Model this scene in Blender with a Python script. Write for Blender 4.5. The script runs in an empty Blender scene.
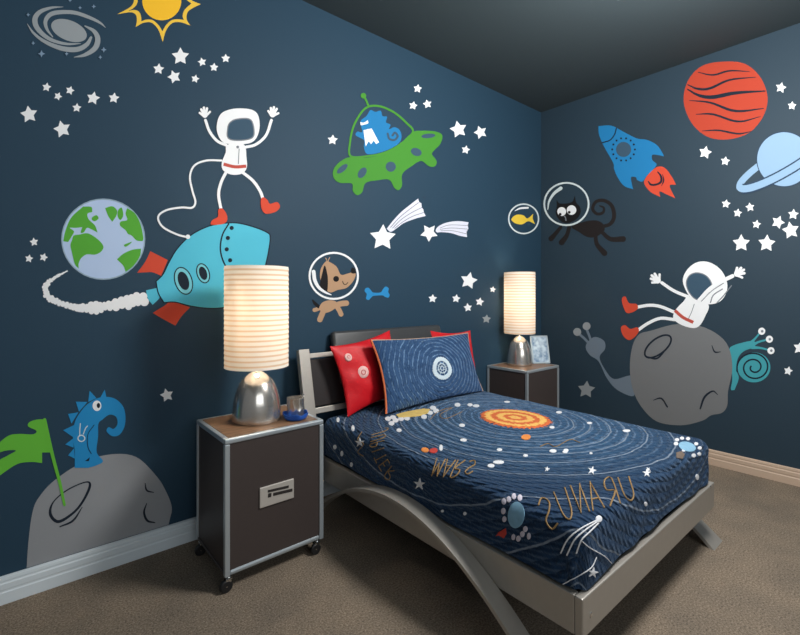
import bpy, bmesh, math, random
from mathutils import Vector, Matrix, noise
from mathutils.bvhtree import BVHTree
from mathutils.geometry import tessellate_polygon

random.seed(7)
scene = bpy.context.scene
COL = scene.collection
PI = math.pi

# ------------------------------------------------------------------ place
CAM = Vector((-3.540, -2.220, 1.15))          # the photographer
FWD = Vector((0.648, 0.7616, 0.0)).normalized()
RGT = Vector((FWD.y, -FWD.x, 0.0))
FOC, PX, PY = 447.0, 400.0, 293.0             # focal length and principal point of the 800x635 photo
ROOM_X, ROOM_Y, CEIL = -5.8, -5.4, 2.759      # corner of the room is the origin, floor z = 0
BB = 0.100                                    # baseboard height


def ray(px, py):
    return FWD + RGT * ((px - PX) / FOC) + Vector((0, 0, (PY - py) / FOC))


def on_left(px, py, off=0.0):                 # measured point on the left wall (y = 0)
    d = ray(px, py)
    t = (-off - CAM.y) / d.y
    p = CAM + d * t
    return Vector((p.x, -off, max(p.z, BB + 0.002)))


def on_right(px, py, off=0.0):                # measured point on the right wall (x = 0)
    d = ray(px, py)
    t = (-off - CAM.x) / d.x
    p = CAM + d * t
    return Vector((-off, p.y, max(p.z, BB + 0.002)))


# ------------------------------------------------------------------ materials
def s2l(c):
    return tuple(((v / 255) / 12.92 if v / 255 <= 0.04045 else ((v / 255 + 0.055) / 1.055) ** 2.4) for v in c)


MATS = {}


def mat(name, rgb, rough=0.6, metal=0.0, spec=0.5, lin=False, bump=None, mottled=0.0):
    if name in MATS:
        return MATS[name]
    m = bpy.data.materials.new(name)
    m.use_nodes = True
    nt = m.node_tree
    b = nt.nodes['Principled BSDF']
    c = rgb if lin else s2l(rgb)
    b.inputs['Base Color'].default_value = (*c, 1)
    b.inputs['Roughness'].default_value = rough
    b.inputs['Metallic'].default_value = metal
    b.inputs['Specular IOR Level'].default_value = spec
    if mottled:
        n = nt.nodes.new('ShaderNodeTexNoise')
        n.inputs['Scale'].default_value = 40
        n.inputs['Detail'].default_value = 4
        tc = nt.nodes.new('ShaderNodeTexCoord')
        nt.links.new(tc.outputs['Object'], n.inputs['Vector'])
        mx = nt.nodes.new('ShaderNodeMix')
        mx.data_type = 'RGBA'
        mx.inputs[6].default_value = (*[v * (1 - mottled) for v in c], 1)
        mx.inputs[7].default_value = (*[min(1, v * (1 + mottled)) for v in c], 1)
        nt.links.new(n.outputs['Fac'], mx.inputs[0])
        nt.links.new(mx.outputs[2], b.inputs['Base Color'])
    if bump:
        sc, st = bump
        n = nt.nodes.new('ShaderNodeTexNoise')
        n.inputs['Scale'].default_value = sc
        n.inputs['Detail'].default_value = 5
        tc = nt.nodes.new('ShaderNodeTexCoord')
        nt.links.new(tc.outputs['Object'], n.inputs['Vector'])
        bp = nt.nodes.new('ShaderNodeBump')
        bp.inputs['Strength'].default_value = st
        bp.inputs['Distance'].default_value = 0.005
        nt.links.new(n.outputs['Fac'], bp.inputs['Height'])
        nt.links.new(bp.outputs['Normal'], b.inputs['Normal'])
    MATS[name] = m
    return m


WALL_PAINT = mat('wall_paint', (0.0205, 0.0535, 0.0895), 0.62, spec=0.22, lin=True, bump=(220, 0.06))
WALL_LIT_GREY = mat('wall_paint_lit_grey', (0.0245, 0.047, 0.069), 0.62, spec=0.25, lin=True, bump=(220, 0.06))  # same paint as the left wall; its greyer light is put into the colour
CEIL_PAINT = mat('ceiling_paint', (0.046, 0.064, 0.073), 0.85, spec=0.2, lin=True, bump=(200, 0.05))
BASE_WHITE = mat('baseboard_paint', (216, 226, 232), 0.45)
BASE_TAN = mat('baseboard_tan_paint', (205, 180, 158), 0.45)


def vinyl(name, rgb):
    return mat('vinyl_' + name, rgb, 0.75, spec=0.25)


WHITE = vinyl('white', (244, 246, 248))
GALAXY = vinyl('galaxy_grey', (152, 160, 165))
SPARK = vinyl('sparkle_blue', (125, 150, 175))
YELLOW = vinyl('yellow', (252, 196, 48))
PALE_YELLOW = vinyl('pale_yellow', (244, 200, 72))
EARTHBLUE = vinyl('earth_blue', (186, 208, 240))
RIM = vinyl('earth_rim', (150, 175, 195))
GREEN = vinyl('green', (88, 172, 58))
UFO_GREEN = vinyl('saucer_green', (70, 142, 50))
FLAG_GREEN = vinyl('flag_green', (104, 190, 62))
TEAL = vinyl('rocket_teal', (84, 190, 216))
TEALD = vinyl('rocket_ring_teal', (120, 200, 212))
RED = vinyl('orange_red', (208, 75, 52))
BELT = vinyl('belt_red', (196, 84, 72))
INK = vinyl('ink', (22, 34, 48))
LINE = vinyl('grey_line', (128, 134, 142))
BLUE = vinyl('blue', (36, 140, 200))
BLUED = vinyl('bone_blue', (44, 140, 200))
TAIL = vinyl('comet_white', (222, 224, 240))
BROWN = vinyl('dog_tan', (186, 150, 118))
BLACK = vinyl('black', (24, 22, 24))
CATBROWN = vinyl('cat_brown_black', (34, 29, 29))
FISH = vinyl('fish_yellow', (240, 206, 70))
PALEBLUE = vinyl('planet_pale_blue', (140, 172, 202))
PLANETRED = vinyl('planet_orange', (178, 64, 44))
ROCKETBLUE = vinyl('small_rocket_blue', (32, 122, 178))
NAVYLINE = vinyl('planet_line', (44, 64, 88))
VISOR = vinyl('visor_blue', (58, 84, 104))
MOON = vinyl('moon_grey', (120, 122, 124))
MOON2 = vinyl('moon_light_grey', (148, 151, 155))
SLUG = vinyl('slug_grey', (112, 126, 140))
DIMSTAR = vinyl('silver_star', (150, 156, 160))
SNAIL = vinyl('snail_teal', (66, 158, 170))
EYE = vinyl('eye_white', (215, 226, 228))


# ------------------------------------------------------------------ mesh helpers
class MB:
    def __init__(s):
        s.v, s.f, s.uv = [], [], None

    def add(s, vs, fs):
        k = len(s.v)
        s.v += [Vector(p) for p in vs]
        s.f += [tuple(i + k for i in f) for f in fs]

    def box(s, c, size, bev=0.0, rot=None, seg=2):
        bm = bmesh.new()
        bmesh.ops.create_cube(bm, size=1)
        bmesh.ops.scale(bm, vec=size, verts=bm.verts)
        if bev:
            bmesh.ops.bevel(bm, geom=bm.edges[:], offset=bev, segments=seg, affect='EDGES', profile=0.5)
        M = Matrix.Translation(c) @ (rot.to_4x4() if rot is not None else Matrix.Identity(4))
        bm.verts.index_update()
        s.add([M @ v.co for v in bm.verts], [[v.index for v in f.verts] for f in bm.faces])
        bm.free()
        return s

    def lathe(s, prof, c=(0, 0, 0), n=48, close=False):
        c = Vector(c)
        vs, fs = [], []
        for r, z in prof:
            for i in range(n):
                a = 2 * PI * i / n
                vs.append(c + Vector((r * math.cos(a), r * math.sin(a), z)))
        m = len(prof)
        for j in range(m - 1 if not close else m):
            for i in range(n):
                a, b = j * n + i, j * n + (i + 1) % n
                k = ((j + 1) % m) * n
                fs.append((a, b, k + (i + 1) % n, k + i))
        s.add(vs, fs)
        return s

    def tube(s, pts, r, n=8):
        pts = [Vector(p) for p in pts]
        vs, fs = [], []
        for i, p in enumerate(pts):
            t = (pts[min(i + 1, len(pts) - 1)] - pts[max(i - 1, 0)]).normalized()
            a = t.orthogonal().normalized() if i == 0 else (prev - t * prev.dot(t)).normalized()
            prev = a
            b = t.cross(a)
            rr = r[i] if isinstance(r, (list, tuple)) else r
            for k in range(n):
                q = 2 * PI * k / n
                vs.append(p + a * (rr * math.cos(q)) + b * (rr * math.sin(q)))
        for i in range(len(pts) - 1):
            for k in range(n):
                fs.append((i * n + k, i * n + (k + 1) % n, (i + 1) * n + (k + 1) % n, (i + 1) * n + k))
        fs.append(tuple(range(n))[::-1])
        fs.append(tuple((len(pts) - 1) * n + k for k in range(n)))
        s.add(vs, fs)
        return s


def obj(name, mb, m, parent=None, loc=(0, 0, 0), smooth=None, uvs=None, merge=1e-6):
    """one mesh object; vertices come in the frame of its thing, loc is subtracted for a top-level mesh"""
    loc = Vector(loc)
    me = bpy.data.meshes.new(name)
    me.from_pydata([v - loc for v in mb.v], [], mb.f)
    if uvs is not None:
        lay = me.uv_layers.new(name='UVMap')
        for l in me.loops:
            lay.data[l.index].uv = uvs[l.vertex_index]
    bm = bmesh.new()
    bm.from_mesh(me)
    if merge:
        bmesh.ops.remove_doubles(bm, verts=bm.verts, dist=merge)
    bmesh.ops.recalc_face_normals(bm, faces=bm.faces)
    bm.to_mesh(me)
    bm.free()
    me.materials.append(m)
    if smooth is not None:
        for p in me.polygons:
            p.use_smooth = True
        if smooth < 179:
            me.set_sharp_from_angle(angle=math.radians(smooth))
    o = bpy.data.objects.new(name, me)
    COL.objects.link(o)
    if parent is not None:
        o.parent = parent
    else:
        o.location = loc
    return o


def tag(o, label, cat, group=None):
    o['label'] = label
    o['category'] = cat
    if group:
        o['group'] = group
    return o


def thing(name, label, cat, loc=(0, 0, 0), rotz=0.0, group=None):
    o = bpy.data.objects.new(name, None)
    o.empty_display_size = 0.05
    COL.objects.link(o)
    o.location = loc
    o.rotation_euler = (0, 0, rotz)
    return tag(o, label, cat, group)


def struct(name, mb, m, **k):
    o = obj(name, mb, m, **k)
    o['kind'] = 'structure'
    return o


def copy_thing(src, loc, label, skip=()):
    r = src.copy()
    COL.objects.link(r)
    r.location = loc
    r['label'] = label
    for ch in list(src.children):
        if ch.name.split('.')[0] in skip:
            continue
        c = ch.copy()
        COL.objects.link(c)
        c.parent = r
        for g in list(ch.children):
            d = g.copy()
            COL.objects.link(d)
            d.parent = c
    return r


# ------------------------------------------------------------------ 2D outlines
def crom(p0, p1, p2, p3, t):
    return tuple(0.5 * (2 * b + (c - a) * t + (2 * a - 5 * b + 4 * c - d) * t * t + (3 * b - a - 3 * c + d) * t ** 3)
                 for a, b, c, d in zip(p0, p1, p2, p3))


def smooth_open(pts, n=6):
    if len(pts) < 3:
        return list(pts)
    q = [tuple(2 * a - b for a, b in zip(pts[0], pts[1]))] + list(pts) + [tuple(2 * a - b for a, b in zip(pts[-1], pts[-2]))]
    out = []
    for i in range(1, len(q) - 2):
        for k in range(n):
            out.append(crom(q[i - 1], q[i], q[i + 1], q[i + 2], k / n))
    out.append(tuple(pts[-1]))
    return out


def smooth_closed(pts, n=5):
    cor = [i for i, p in enumerate(pts) if len(p) == 3]
    P = [tuple(p[:2]) for p in pts]
    N = len(P)
    if not cor:
        out = []
        for i in range(N):
            for k in range(n):
                out.append(crom(P[i - 1], P[i], P[(i + 1) % N], P[(i + 2) % N], k / n))
        return out
    out = []
    for a, i in enumerate(cor):
        j = cor[(a + 1) % len(cor)]
        if j <= i:
            j += N
        seg = [P[k % N] for k in range(i, j + 1)]
        out += smooth_open(seg, n)[:-1]
    return out


def ell(cx, cy, rx, ry=None, rot=0, n=40):
    ry = rx if ry is None else ry
    c, s = math.cos(math.radians(rot)), math.sin(math.radians(rot))
    return [(cx + rx * math.cos(2 * PI * i / n) * c - ry * math.sin(2 * PI * i / n) * s,
             cy + rx * math.cos(2 * PI * i / n) * s + ry * math.sin(2 * PI * i / n) * c) for i in range(n)]


def star_pts(cx, cy, r, rot=0, k=0.5, n=5):
    return [(cx + (r if i % 2 == 0 else r * k) * math.sin(PI * i / n + math.radians(rot)),
             cy - (r if i % 2 == 0 else r * k) * math.cos(PI * i / n + math.radians(rot))) for i in range(2 * n)]


def ribbon(pts, w, closed=False, n=6, bumpy=0, res=None):
    """left and right edges of a stroke of width w (number or one per point)"""
    P = [tuple(p[:2]) for p in pts]
    W = list(w) if isinstance(w, (list, tuple)) else [w] * len(P)
    Q = [(p[0], p[1], q) for p, q in zip(P, W)]
    if closed:
        Q = [crom(Q[i - 1], Q[i], Q[(i + 1) % len(Q)], Q[(i + 2) % len(Q)], k / n) for i in range(len(Q)) for k in range(n)] if n > 1 else Q
    elif n > 1:
        Q = smooth_open(Q, n)
    L, R = [], []
    m = len(Q)
    for i in range(m):
        a = Q[(i - 1) % m] if (closed or i > 0) else Q[0]
        b = Q[(i + 1) % m] if (closed or i < m - 1) else Q[-1]
        tx, ty = b[0] - a[0], b[1] - a[1]
        d = math.hypot(tx, ty) or 1
        nx, ny = -ty / d, tx / d
        h = max(0.05, Q[i][2]) / 2
        h1 = h2 = h
        if bumpy:
            h1 *= 1 + bumpy * math.sin(i * 2.1) + 0.15 * math.sin(i * 0.9)
            h2 *= 1 + bumpy * math.sin(i * 1.9 + 1.5) + 0.15 * math.cos(i * 1.3)
        L.append((Q[i][0] + nx * h1, Q[i][1] + ny * h1))
        R.append((Q[i][0] - nx * h2, Q[i][1] - ny * h2))
    return L, R


def round_ends(L, R):
    """extend a stroke by half circles so its ends are round"""
    for end, nxt in ((0, 1), (-1, -2)):
        c = ((L[end][0] + R[end][0]) / 2, (L[end][1] + R[end][1]) / 2)
        c2 = ((L[nxt][0] + R[nxt][0]) / 2, (L[nxt][1] + R[nxt][1]) / 2)
        hx, hy = (L[end][0] - R[end][0]) / 2, (L[end][1] - R[end][1]) / 2
        rad = math.hypot(hx, hy)
        dx, dy = c[0] - c2[0], c[1] - c2[1]
        q = math.hypot(dx, dy)
        if rad < 1.2 or q < 1e-6:
            continue
        dx, dy = dx / q * rad, dy / q * rad
        for k in range(1, 7):
            t = PI / 2 * k / 6
            co_, si = max(0.04, math.cos(t)), math.sin(t)
            l = (c[0] + dx * si + hx * co_, c[1] + dy * si + hy * co_)
            r = (c[0] + dx * si - hx * co_, c[1] + dy * si - hy * co_)
            if end == 0:
                L.insert(0, l)
                R.insert(0, r)
            else:
                L.append(l)
                R.append(r)


STEP = 0.0006


class Decal:
    """vinyl wall sticker made of thin cut layers; coordinates are traced points on that wall"""

    def __init__(s, name, label, cat, wall, frame, at, group=None):
        s.w = on_left if wall == 'L' else on_right
        s.ox, s.oy, s.k = frame
        s.base = s.w(*s.px(at))
        s.root = thing(name, label, cat, s.base, 0, group)
        s.count = 0

    def px(s, p, fr=None):
        ox, oy, k = fr or (s.ox, s.oy, s.k)
        return (ox + p[0] / k, oy + p[1] / k)

    def depth(s, layer):
        # back and front of a cut layer; the first piece is pressed onto the wall
        front = STEP * (layer + 1) + 0.00003 * (s.count % 14)
        return (-0.00004 if s.count == 0 else STEP * (layer + 0.1)), front

    def slab(s, mb, polys, layer, fr):
        a, b = s.depth(layer)
        n = len(polys)
        F = [s.w(*s.px(p, fr), b) - s.base for p in polys]
        B = [s.w(*s.px(p, fr), a) - s.base for p in polys]
        tri = tessellate_polygon([[Vector((p[0], p[1], 0)) for p in polys]])
        mb.add(F + B, [tuple(t) for t in tri] + [tuple(n + i for i in t[::-1]) for t in tri] +
               [(i, (i + 1) % n, n + (i + 1) % n, n + i) for i in range(n)])

    def finish(s, name, mb, m, parent):
        s.count += 1
        return obj(name, mb, m, parent or s.root, merge=0)

    def poly(s, name, pts, m, layer=0, fr=None, parent=None, smooth=True, n=5):
        mb = MB()
        groups = pts if isinstance(pts[0], list) else [pts]
        for g in groups:
            s.slab(mb, smooth_closed(g, n) if smooth else [p[:2] for p in g], layer, fr)
        return s.finish(name, mb, m, parent)

    def strip(s, mb, L, R, layer, closed, fr):
        a, b = s.depth(layer)
        n = len(L)
        vs = []
        for off in (b, a):
            vs += [s.w(*s.px(p, fr), off) - s.base for p in L]
            vs += [s.w(*s.px(p, fr), off) - s.base for p in R]
        fs = []
        for i in range(n if closed else n - 1):
            j = (i + 1) % n
            fs += [(i, j, n + j, n + i), (2 * n + i, 3 * n + i, 3 * n + j, 2 * n + j),
                   (i, 2 * n + i, 2 * n + j, j), (n + i, n + j, 3 * n + j, 3 * n + i)]
        if not closed:
            fs += [(0, n, 3 * n, 2 * n), (n - 1, 3 * n - 1, 4 * n - 1, 2 * n - 1)]
        mb.add(vs, fs)

    def stroke(s, name, pts, w, m, layer=0, closed=False, fr=None, parent=None, n=6, bumpy=0, caps=True):
        mb = MB()
        groups = pts if isinstance(pts[0], list) else [pts]
        for g in groups:
            L, R = ribbon(g, w, closed, n, bumpy)
            if not closed and caps and not bumpy:
                round_ends(L, R)
            s.strip(mb, L, R, layer, closed, fr)
        return s.finish(name, mb, m, parent)


# ------------------------------------------------------------------ room shell
def slab_struct(name, lo, hi, m):
    c = [(a + b) / 2 for a, b in zip(lo, hi)]
    return struct(name, MB().box(c, [b - a for a, b in zip(lo, hi)]), m)


def carpet_material():
    m = bpy.data.materials.new('carpet')
    m.use_nodes = True
    nt = m.node_tree
    b = nt.nodes['Principled BSDF']
    b.inputs['Roughness'].default_value = 1.0
    b.inputs['Specular IOR Level'].default_value = 0.05
    tc = nt.nodes.new('ShaderNodeTexCoord')
    n1 = nt.nodes.new('ShaderNodeTexNoise')
    n1.inputs['Scale'].default_value = 150
    n1.inputs['Detail'].default_value = 6
    n1.inputs['Roughness'].default_value = 0.75
    n2 = nt.nodes.new('ShaderNodeTexNoise')
    n2.inputs['Scale'].default_value = 5
    n2.inputs['Detail'].default_value = 5
    for n in (n1, n2):
        nt.links.new(tc.outputs['Object'], n.inputs['Vector'])
    r1 = nt.nodes.new('ShaderNodeValToRGB')
    r1.color_ramp.elements[0].position = 0.3
    r1.color_ramp.elements[1].position = 0.72
    r1.color_ramp.elements[0].color = (*s2l((70, 63, 56)), 1)
    r1.color_ramp.elements[1].color = (*s2l((198, 184, 166)), 1)
    nt.links.new(n1.outputs['Fac'], r1.inputs['Fac'])
    r2 = nt.nodes.new('ShaderNodeValToRGB')
    r2.color_ramp.elements[0].position = 0.3
    r2.color_ramp.elements[1].position = 0.75
    r2.color_ramp.elements[0].color = (0.66, 0.64, 0.63, 1)
    r2.color_ramp.elements[1].color = (0.92, 0.86, 0.80, 1)
    nt.links.new(n2.outputs['Fac'], r2.inputs['Fac'])
    mx = nt.nodes.new('ShaderNodeMix')
    mx.data_type = 'RGBA'
    mx.blend_type = 'MULTIPLY'
    mx.inputs[0].default_value = 1
    nt.links.new(r1.outputs['Color'], mx.inputs[6])
    nt.links.new(r2.outputs['Color'], mx.inputs[7])
    nt.links.new(mx.outputs[2], b.inputs['Base Color'])
    bp = nt.nodes.new('ShaderNodeBump')
    bp.inputs['Strength'].default_value = 0.6
    bp.inputs['Distance'].default_value = 0.005
    nt.links.new(n1.outputs['Fac'], bp.inputs['Height'])
    nt.links.new(bp.outputs['Normal'], b.inputs['Normal'])
    return m


T = 0.1
slab_struct('floor', (ROOM_X, ROOM_Y, -T), (T, T, 0), carpet_material())
slab_struct('ceiling', (ROOM_X, ROOM_Y, CEIL), (T, T, CEIL + T), CEIL_PAINT)
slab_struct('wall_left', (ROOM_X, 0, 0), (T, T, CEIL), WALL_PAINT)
slab_struct('wall_right', (0, ROOM_Y, 0), (T, 0, CEIL), WALL_LIT_GREY)


def baseboard(name, a, b, inward, m):
    prof = [(0, 0), (0.017, 0), (0.017, 0.042), (0.0145, 0.046), (0.0145, 0.052), (0.016, 0.055), (0.016, 0.074),
            (0.012, 0.078), (0.012, 0.083), (0.0135, 0.086), (0.012, 0.096), (0.005, BB), (0, BB)]
    mb = MB()
    vs = []
    for p in (a, b):
        for d, z in prof:
            vs.append(Vector(p) + Vector(inward) * d + Vector((0, 0, z)))
    n = len(prof)
    fs = [(i, (i + 1) % n, n + (i + 1) % n, n + i) for i in range(n)] + [tuple(range(n)), tuple(range(2 * n - 1, n - 1, -1))]
    mb.add(vs, fs)
    return struct(name, mb, m)


baseboard('baseboard_left', (ROOM_X, 0, 0), (-0.018, 0, 0), (0, -1, 0), BASE_WHITE)
baseboard('baseboard_right', (0, 0, 0), (0, ROOM_Y, 0), (-1, 0, 0), BASE_TAN)

# ------------------------------------------------------------------ wall stickers: left wall
FA, FB, FC = (0, 0, 3.97), (0, 180, 3.97), (0, 370, 3.97)
FD, FE, FH = (140, 90, 4.9625), (100, 200, 3.97), (490, 160, 4.9625)
FI, FJ = (580, 50, 3.609), (560, 240, 3.308)
FL, FM, FO, FQ = (100, 0, 6.667), (20, 0, 8.0), (720, 110, 7.05), (370, 195, 7.273)
FR, FS, FT, FU, FV = (300, 245, 7.94), (540, 170, 7.94), (30, 260, 6.154), (50, 190, 6.345), (130, 210, 5.293)
FX, FY, FAA, FBB, FCC, FDD = (40, 380, 7.06), (0, 410, 5.77), (325, 90, 5.775), (590, 115, 7.06), (715, 310, 7.06), (620, 240, 4.444)
P1 = (0, 0, 1.0)

# spiral galaxy
d = Decal('galaxy_decal', 'grey spiral galaxy sticker high on the left wall beside the yellow sun', 'wall sticker', 'L', FM, (390, 460))
d.poly('galaxy_core', ell(392, 244, 150, 80, 22), GALAXY, 0)
d.stroke('spiral_arm', [(262, 295), (215, 232), (205, 165), (250, 112), (345, 96), (450, 104), (560, 142), (640, 182), (684, 220)], [8, 22, 32, 36, 32, 30, 26, 18, 4], GALAXY, 1)
d.stroke('spiral_arm', [(345, 55), (250, 62), (160, 95), (120, 150), (135, 220), (200, 288), (280, 330), (380, 352), (485, 348)], [4, 20, 34, 42, 40, 32, 26, 20, 5], GALAXY, 2)
d.stroke('spiral_arm', [(58, 190), (105, 260), (180, 322), (280, 370), (380, 395), (470, 392), (535, 355), (568, 300)], [4, 18, 26, 34, 40, 40, 34, 20], GALAXY, 3)
d.stroke('spiral_arm', [(520, 208), (590, 248), (622, 310), (600, 385), (520, 438), (432, 458)], [10, 30, 42, 42, 28, 4], GALAXY, 4)
for x, y, r in ((400, 3, 15), (480, 62, 16), (590, 52, 18), (65, 118, 17), (105, 345, 17), (172, 430, 30), (373, 430, 17), (670, 398, 24), (642, 458, 17)):
    d.poly('sparkle', star_pts(x, y, r, 0, 0.42, 4), SPARK, 6, smooth=False)

# sun
d = Decal('sun_decal', 'yellow sun sticker with a wavy ray outline at the top of the left wall', 'wall sticker', 'L', FL, (412, 280))
d.poly('sun_disc', ell(412, 5, 130), YELLOW, 0)
low = [(115, 95), (196, 82), (236, 95), (246, 132), (238, 180), (290, 152), (345, 152), (390, 200), (418, 280), (440, 205), (480, 155), (535, 148), (602, 170), (578, 128), (585, 80), (622, 52), (672, 28)]
up = [(610, 0), (590, -45), (592, -95), (612, -150), (545, -135), (480, -140), (440, -195), (418, -270), (390, -190), (345, -142), (290, -142), (230, -170), (246, -120), (236, -85), (190, -60), (115, -85), (195, -35), (226, 0), (202, 46)]
mbpts = []
tips = {(115, 95), (238, 180), (418, 280), (602, 170), (672, 28), (612, -150), (418, -270), (230, -170), (115, -85)}
mbpts = [(p[0], p[1], 1) if p in tips else p for p in low + up]
ring = smooth_closed(mbpts, 6)
rr_ = [math.hypot(p[0] - 412, p[1] - 5) for p in ring]
inner = []
for p, r_ in zip(ring, rr_):
    k = 1 - (17 + 58 * max(0, min(1, (r_ - 150) / 130)) ** 1.5) / r_
    inner.append((412 + (p[0] - 412) * k, 5 + (p[1] - 5) * k))
mb = MB()
d.strip(mb, ring, inner, 0, True, None)
d.finish('ray_outline', mb, PALE_YELLOW, None)

# earth
d = Decal('earth_decal', 'round blue and green Earth sticker above the white smoke trail', 'wall sticker', 'L', FU, (338, 568))
d.poly('ocean_disc', ell(338, 312, 265, 256), EARTHBLUE, 0)
d.stroke('rim', ell(338, 312, 263, 254), 8, RIM, 1, closed=True, n=1)
for L in ([(210, 105, 1), (262, 108), (268, 140, 1), (238, 150), (245, 185), (285, 225), (302, 270, 1), (265, 250), (235, 240), (215, 268), (195, 270), (205, 235, 1), (165, 240), (125, 240), (152, 262), (140, 290), (115, 330, 1), (84, 325, 1), (98, 260), (135, 175)],
          [(150, 290), (185, 283), (240, 275), (300, 310), (338, 355), (325, 390), (285, 410), (235, 408), (200, 430), (182, 465), (182, 498, 1), (158, 470), (140, 400), (130, 350), (140, 318)],
          [(350, 115, 1), (395, 103), (425, 130), (420, 165), (395, 202, 1), (370, 165)],
          [(432, 130), (455, 112), (465, 160), (447, 190), (430, 168)],
          [(270, 172), (295, 160), (308, 180), (285, 198), (266, 188)],
          [(490, 115, 1), (540, 150), (575, 220), (592, 300), (588, 324, 1), (550, 320), (520, 290), (495, 278), (480, 255), (445, 225), (450, 200), (490, 190), (480, 150)],
          [(425, 440, 1), (465, 405), (520, 380), (578, 372, 1), (570, 420), (530, 480), (480, 520, 1), (465, 480)],
          [(470, 348), (500, 335), (520, 328), (505, 345), (480, 360)]):
    d.poly('continent', L, GREEN, 1)

# big teal rocket with smoke
d = Decal('rocket_decal', 'large teal rocket sticker with orange fins and white smoke, behind the near lamp', 'wall sticker', 'L', FV, (330, 610))
fin_up = [(108, 218, 1), (200, 265, 1), (165, 348, 1), (120, 330), (85, 330), (38, 332, 1), (80, 275)]
fin_dn = [(120, 545, 1), (180, 508), (222, 486), (318, 515, 1), (275, 560), (240, 612, 1), (180, 580)]
d.poly('fin', fin_up, RED, 0)
d.poly('fin', fin_dn, RED, 0)
d.poly('nozzle', [(85, 425, 1), (145, 412, 1), (158, 460), (120, 502, 1), (95, 470)], TEAL, 0)
body = [(138, 378, 1), (175, 340), (205, 280), (250, 205), (320, 135), (400, 92), (470, 74), (560, 68), (650, 88), (725, 118), (742, 142), (735, 210), (715, 300), (680, 400), (600, 480), (500, 515), (410, 520), (320, 508), (240, 488), (180, 490, 1), (150, 440)]
d.poly('fuselage', body, TEAL, 1)
d.stroke('outline', smooth_closed(body, 5), 6, INK, 2, closed=True, n=1)
d.stroke('nose_seam', [(522, 74), (490, 130), (478, 200), (490, 262), (515, 312)], 8, INK, 2)
for x, y in ((538, 95), (518, 148), (512, 208), (530, 266)):
    d.poly('rivet', ell(x, y, 11, n=16), INK, 2)
for x, y, rx, ry in ((283, 375, 48, 76), (387, 335, 35, 55)):
    p = d.poly('porthole', ell(x, y, rx, ry, -18), INK, 2)
    d.poly('porthole_ring', ell(x, y, rx - 6, ry - 6, -18), TEALD, 3, parent=p)
    d.poly('pane', ell(x, y, rx * 0.58, ry * 0.66, -18), INK, 4, parent=p)
path = [(228, 68), (150, 110), (105, 150), (95, 190), (115, 230), (180, 262), (270, 288), (340, 296), (400, 296), (470, 284), (545, 268), (620, 256), (700, 240)]
wid = [8, 20, 28, 34, 38, 34, 38, 44, 70, 54, 84, 70, 80]
mb = MB()
rnd = random.Random(5)
k_ = 0
trail = smooth_open([(x, y, q) for (x, y), q in zip(path, wid)], 8)
last = None
for i, (x, y, q) in enumerate(trail):
    if last and math.hypot(x - last[0], y - last[1]) < q * 0.40:
        continue
    last = (x, y)
    for sgn in (-1, 1):
        k_ += 1
        d.count = 1 + k_ % 12
        nx, ny = trail[min(i + 1, len(trail) - 1)][0] - trail[max(i - 1, 0)][0], trail[min(i + 1, len(trail) - 1)][1] - trail[max(i - 1, 0)][1]
        nl = math.hypot(nx, ny) or 1
        off = q * rnd.uniform(0.18, 0.40) * sgn
        d.slab(mb, ell(x - ny / nl * off + rnd.uniform(-2, 2), y + nx / nl * off, q * rnd.uniform(0.24, 0.36), n=18), 0, FT)
d.count = 13
L, R = ribbon(path, [q * 0.70 for q in wid])
d.strip(mb, L, R, 0, False, FT)
d.finish('smoke_trail', mb, WHITE, None)

# astronaut standing on the rocket
def astro_hand(d, c, ang, k, m, layer):
    """open palm with four fingers and a thumb"""
    a = math.radians(ang)

    def R(x, y):
        return (c[0] + (x * math.cos(a) - y * math.sin(a)) * k, c[1] + (x * math.sin(a) + y * math.cos(a)) * k)
    h = d.poly('hand', [R(*p) for p in ell(0, -2, 15, 16, n=16)], m, layer)
    for (x0, y0, x1, y1, w) in ((-7, -8, -14, -30, 12), (0, -10, 0, -37, 12), (7, -8, 15, -31, 12), (9, 2, 27, -12, 11), (-9, 2, -24, -14, 11)):
        d.stroke('finger', [R(x0, y0), R((x0 + x1) / 2, (y0 + y1) / 2), R(x1, y1)], w * k, m, layer, parent=h, n=3)


d = Decal('astronaut_decal', 'white astronaut sticker with raised arms standing on the teal rocket', 'wall sticker', 'L', FD, (470, 600))
d.stroke('arm', [(522, 284), (575, 270), (625, 225), (652, 150)], 14, WHITE, 5)
d.stroke('tether', [d.px(p) for p in ((408, 350), (330, 350), (270, 375), (248, 430), (260, 500), (275, 555), (258, 584))] +
         [d.px(p, FB) for p in ((720, 109), (660, 120), (628, 146), (645, 185), (700, 215), (748, 228))], 2.0, WHITE, 5, fr=P1)
d.poly('tether_plug', ell(349, 146, 9, n=12), WHITE, 6, fr=FE)
d.stroke('leg', [(425, 412), (402, 460), (390, 520), (402, 592)], 15, WHITE, 5)
d.stroke('leg', [(508, 408), (560, 450), (595, 500), (612, 545)], 15, WHITE, 5)
d.poly('boot', [(600, 545), (612, 532), (632, 545), (645, 565), (680, 556), (695, 578), (680, 600), (650, 612), (620, 612), (602, 585)], RED, 6)
d.poly('boot', [(470, 38), (486, 34), (502, 55), (505, 80), (488, 95), (442, 98), (446, 80), (468, 66)], RED, 6, fr=FE)
d.stroke('arm', [(428, 274), (382, 252), (345, 205), (325, 150)], 14, WHITE, 5)
astro_hand(d, (322, 124), -8, 1.0, WHITE, 6)
astro_hand(d, (658, 122), 10, 1.0, WHITE, 6)
d.poly('suit', [(430, 275), (480, 262), (520, 275), (528, 330), (530, 385), (505, 415), (455, 420), (412, 398), (406, 360), (425, 310)], WHITE, 6)
d.stroke('belt', [(415, 368), (470, 381), (527, 378)], 16, BELT, 7, caps=False)
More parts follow.
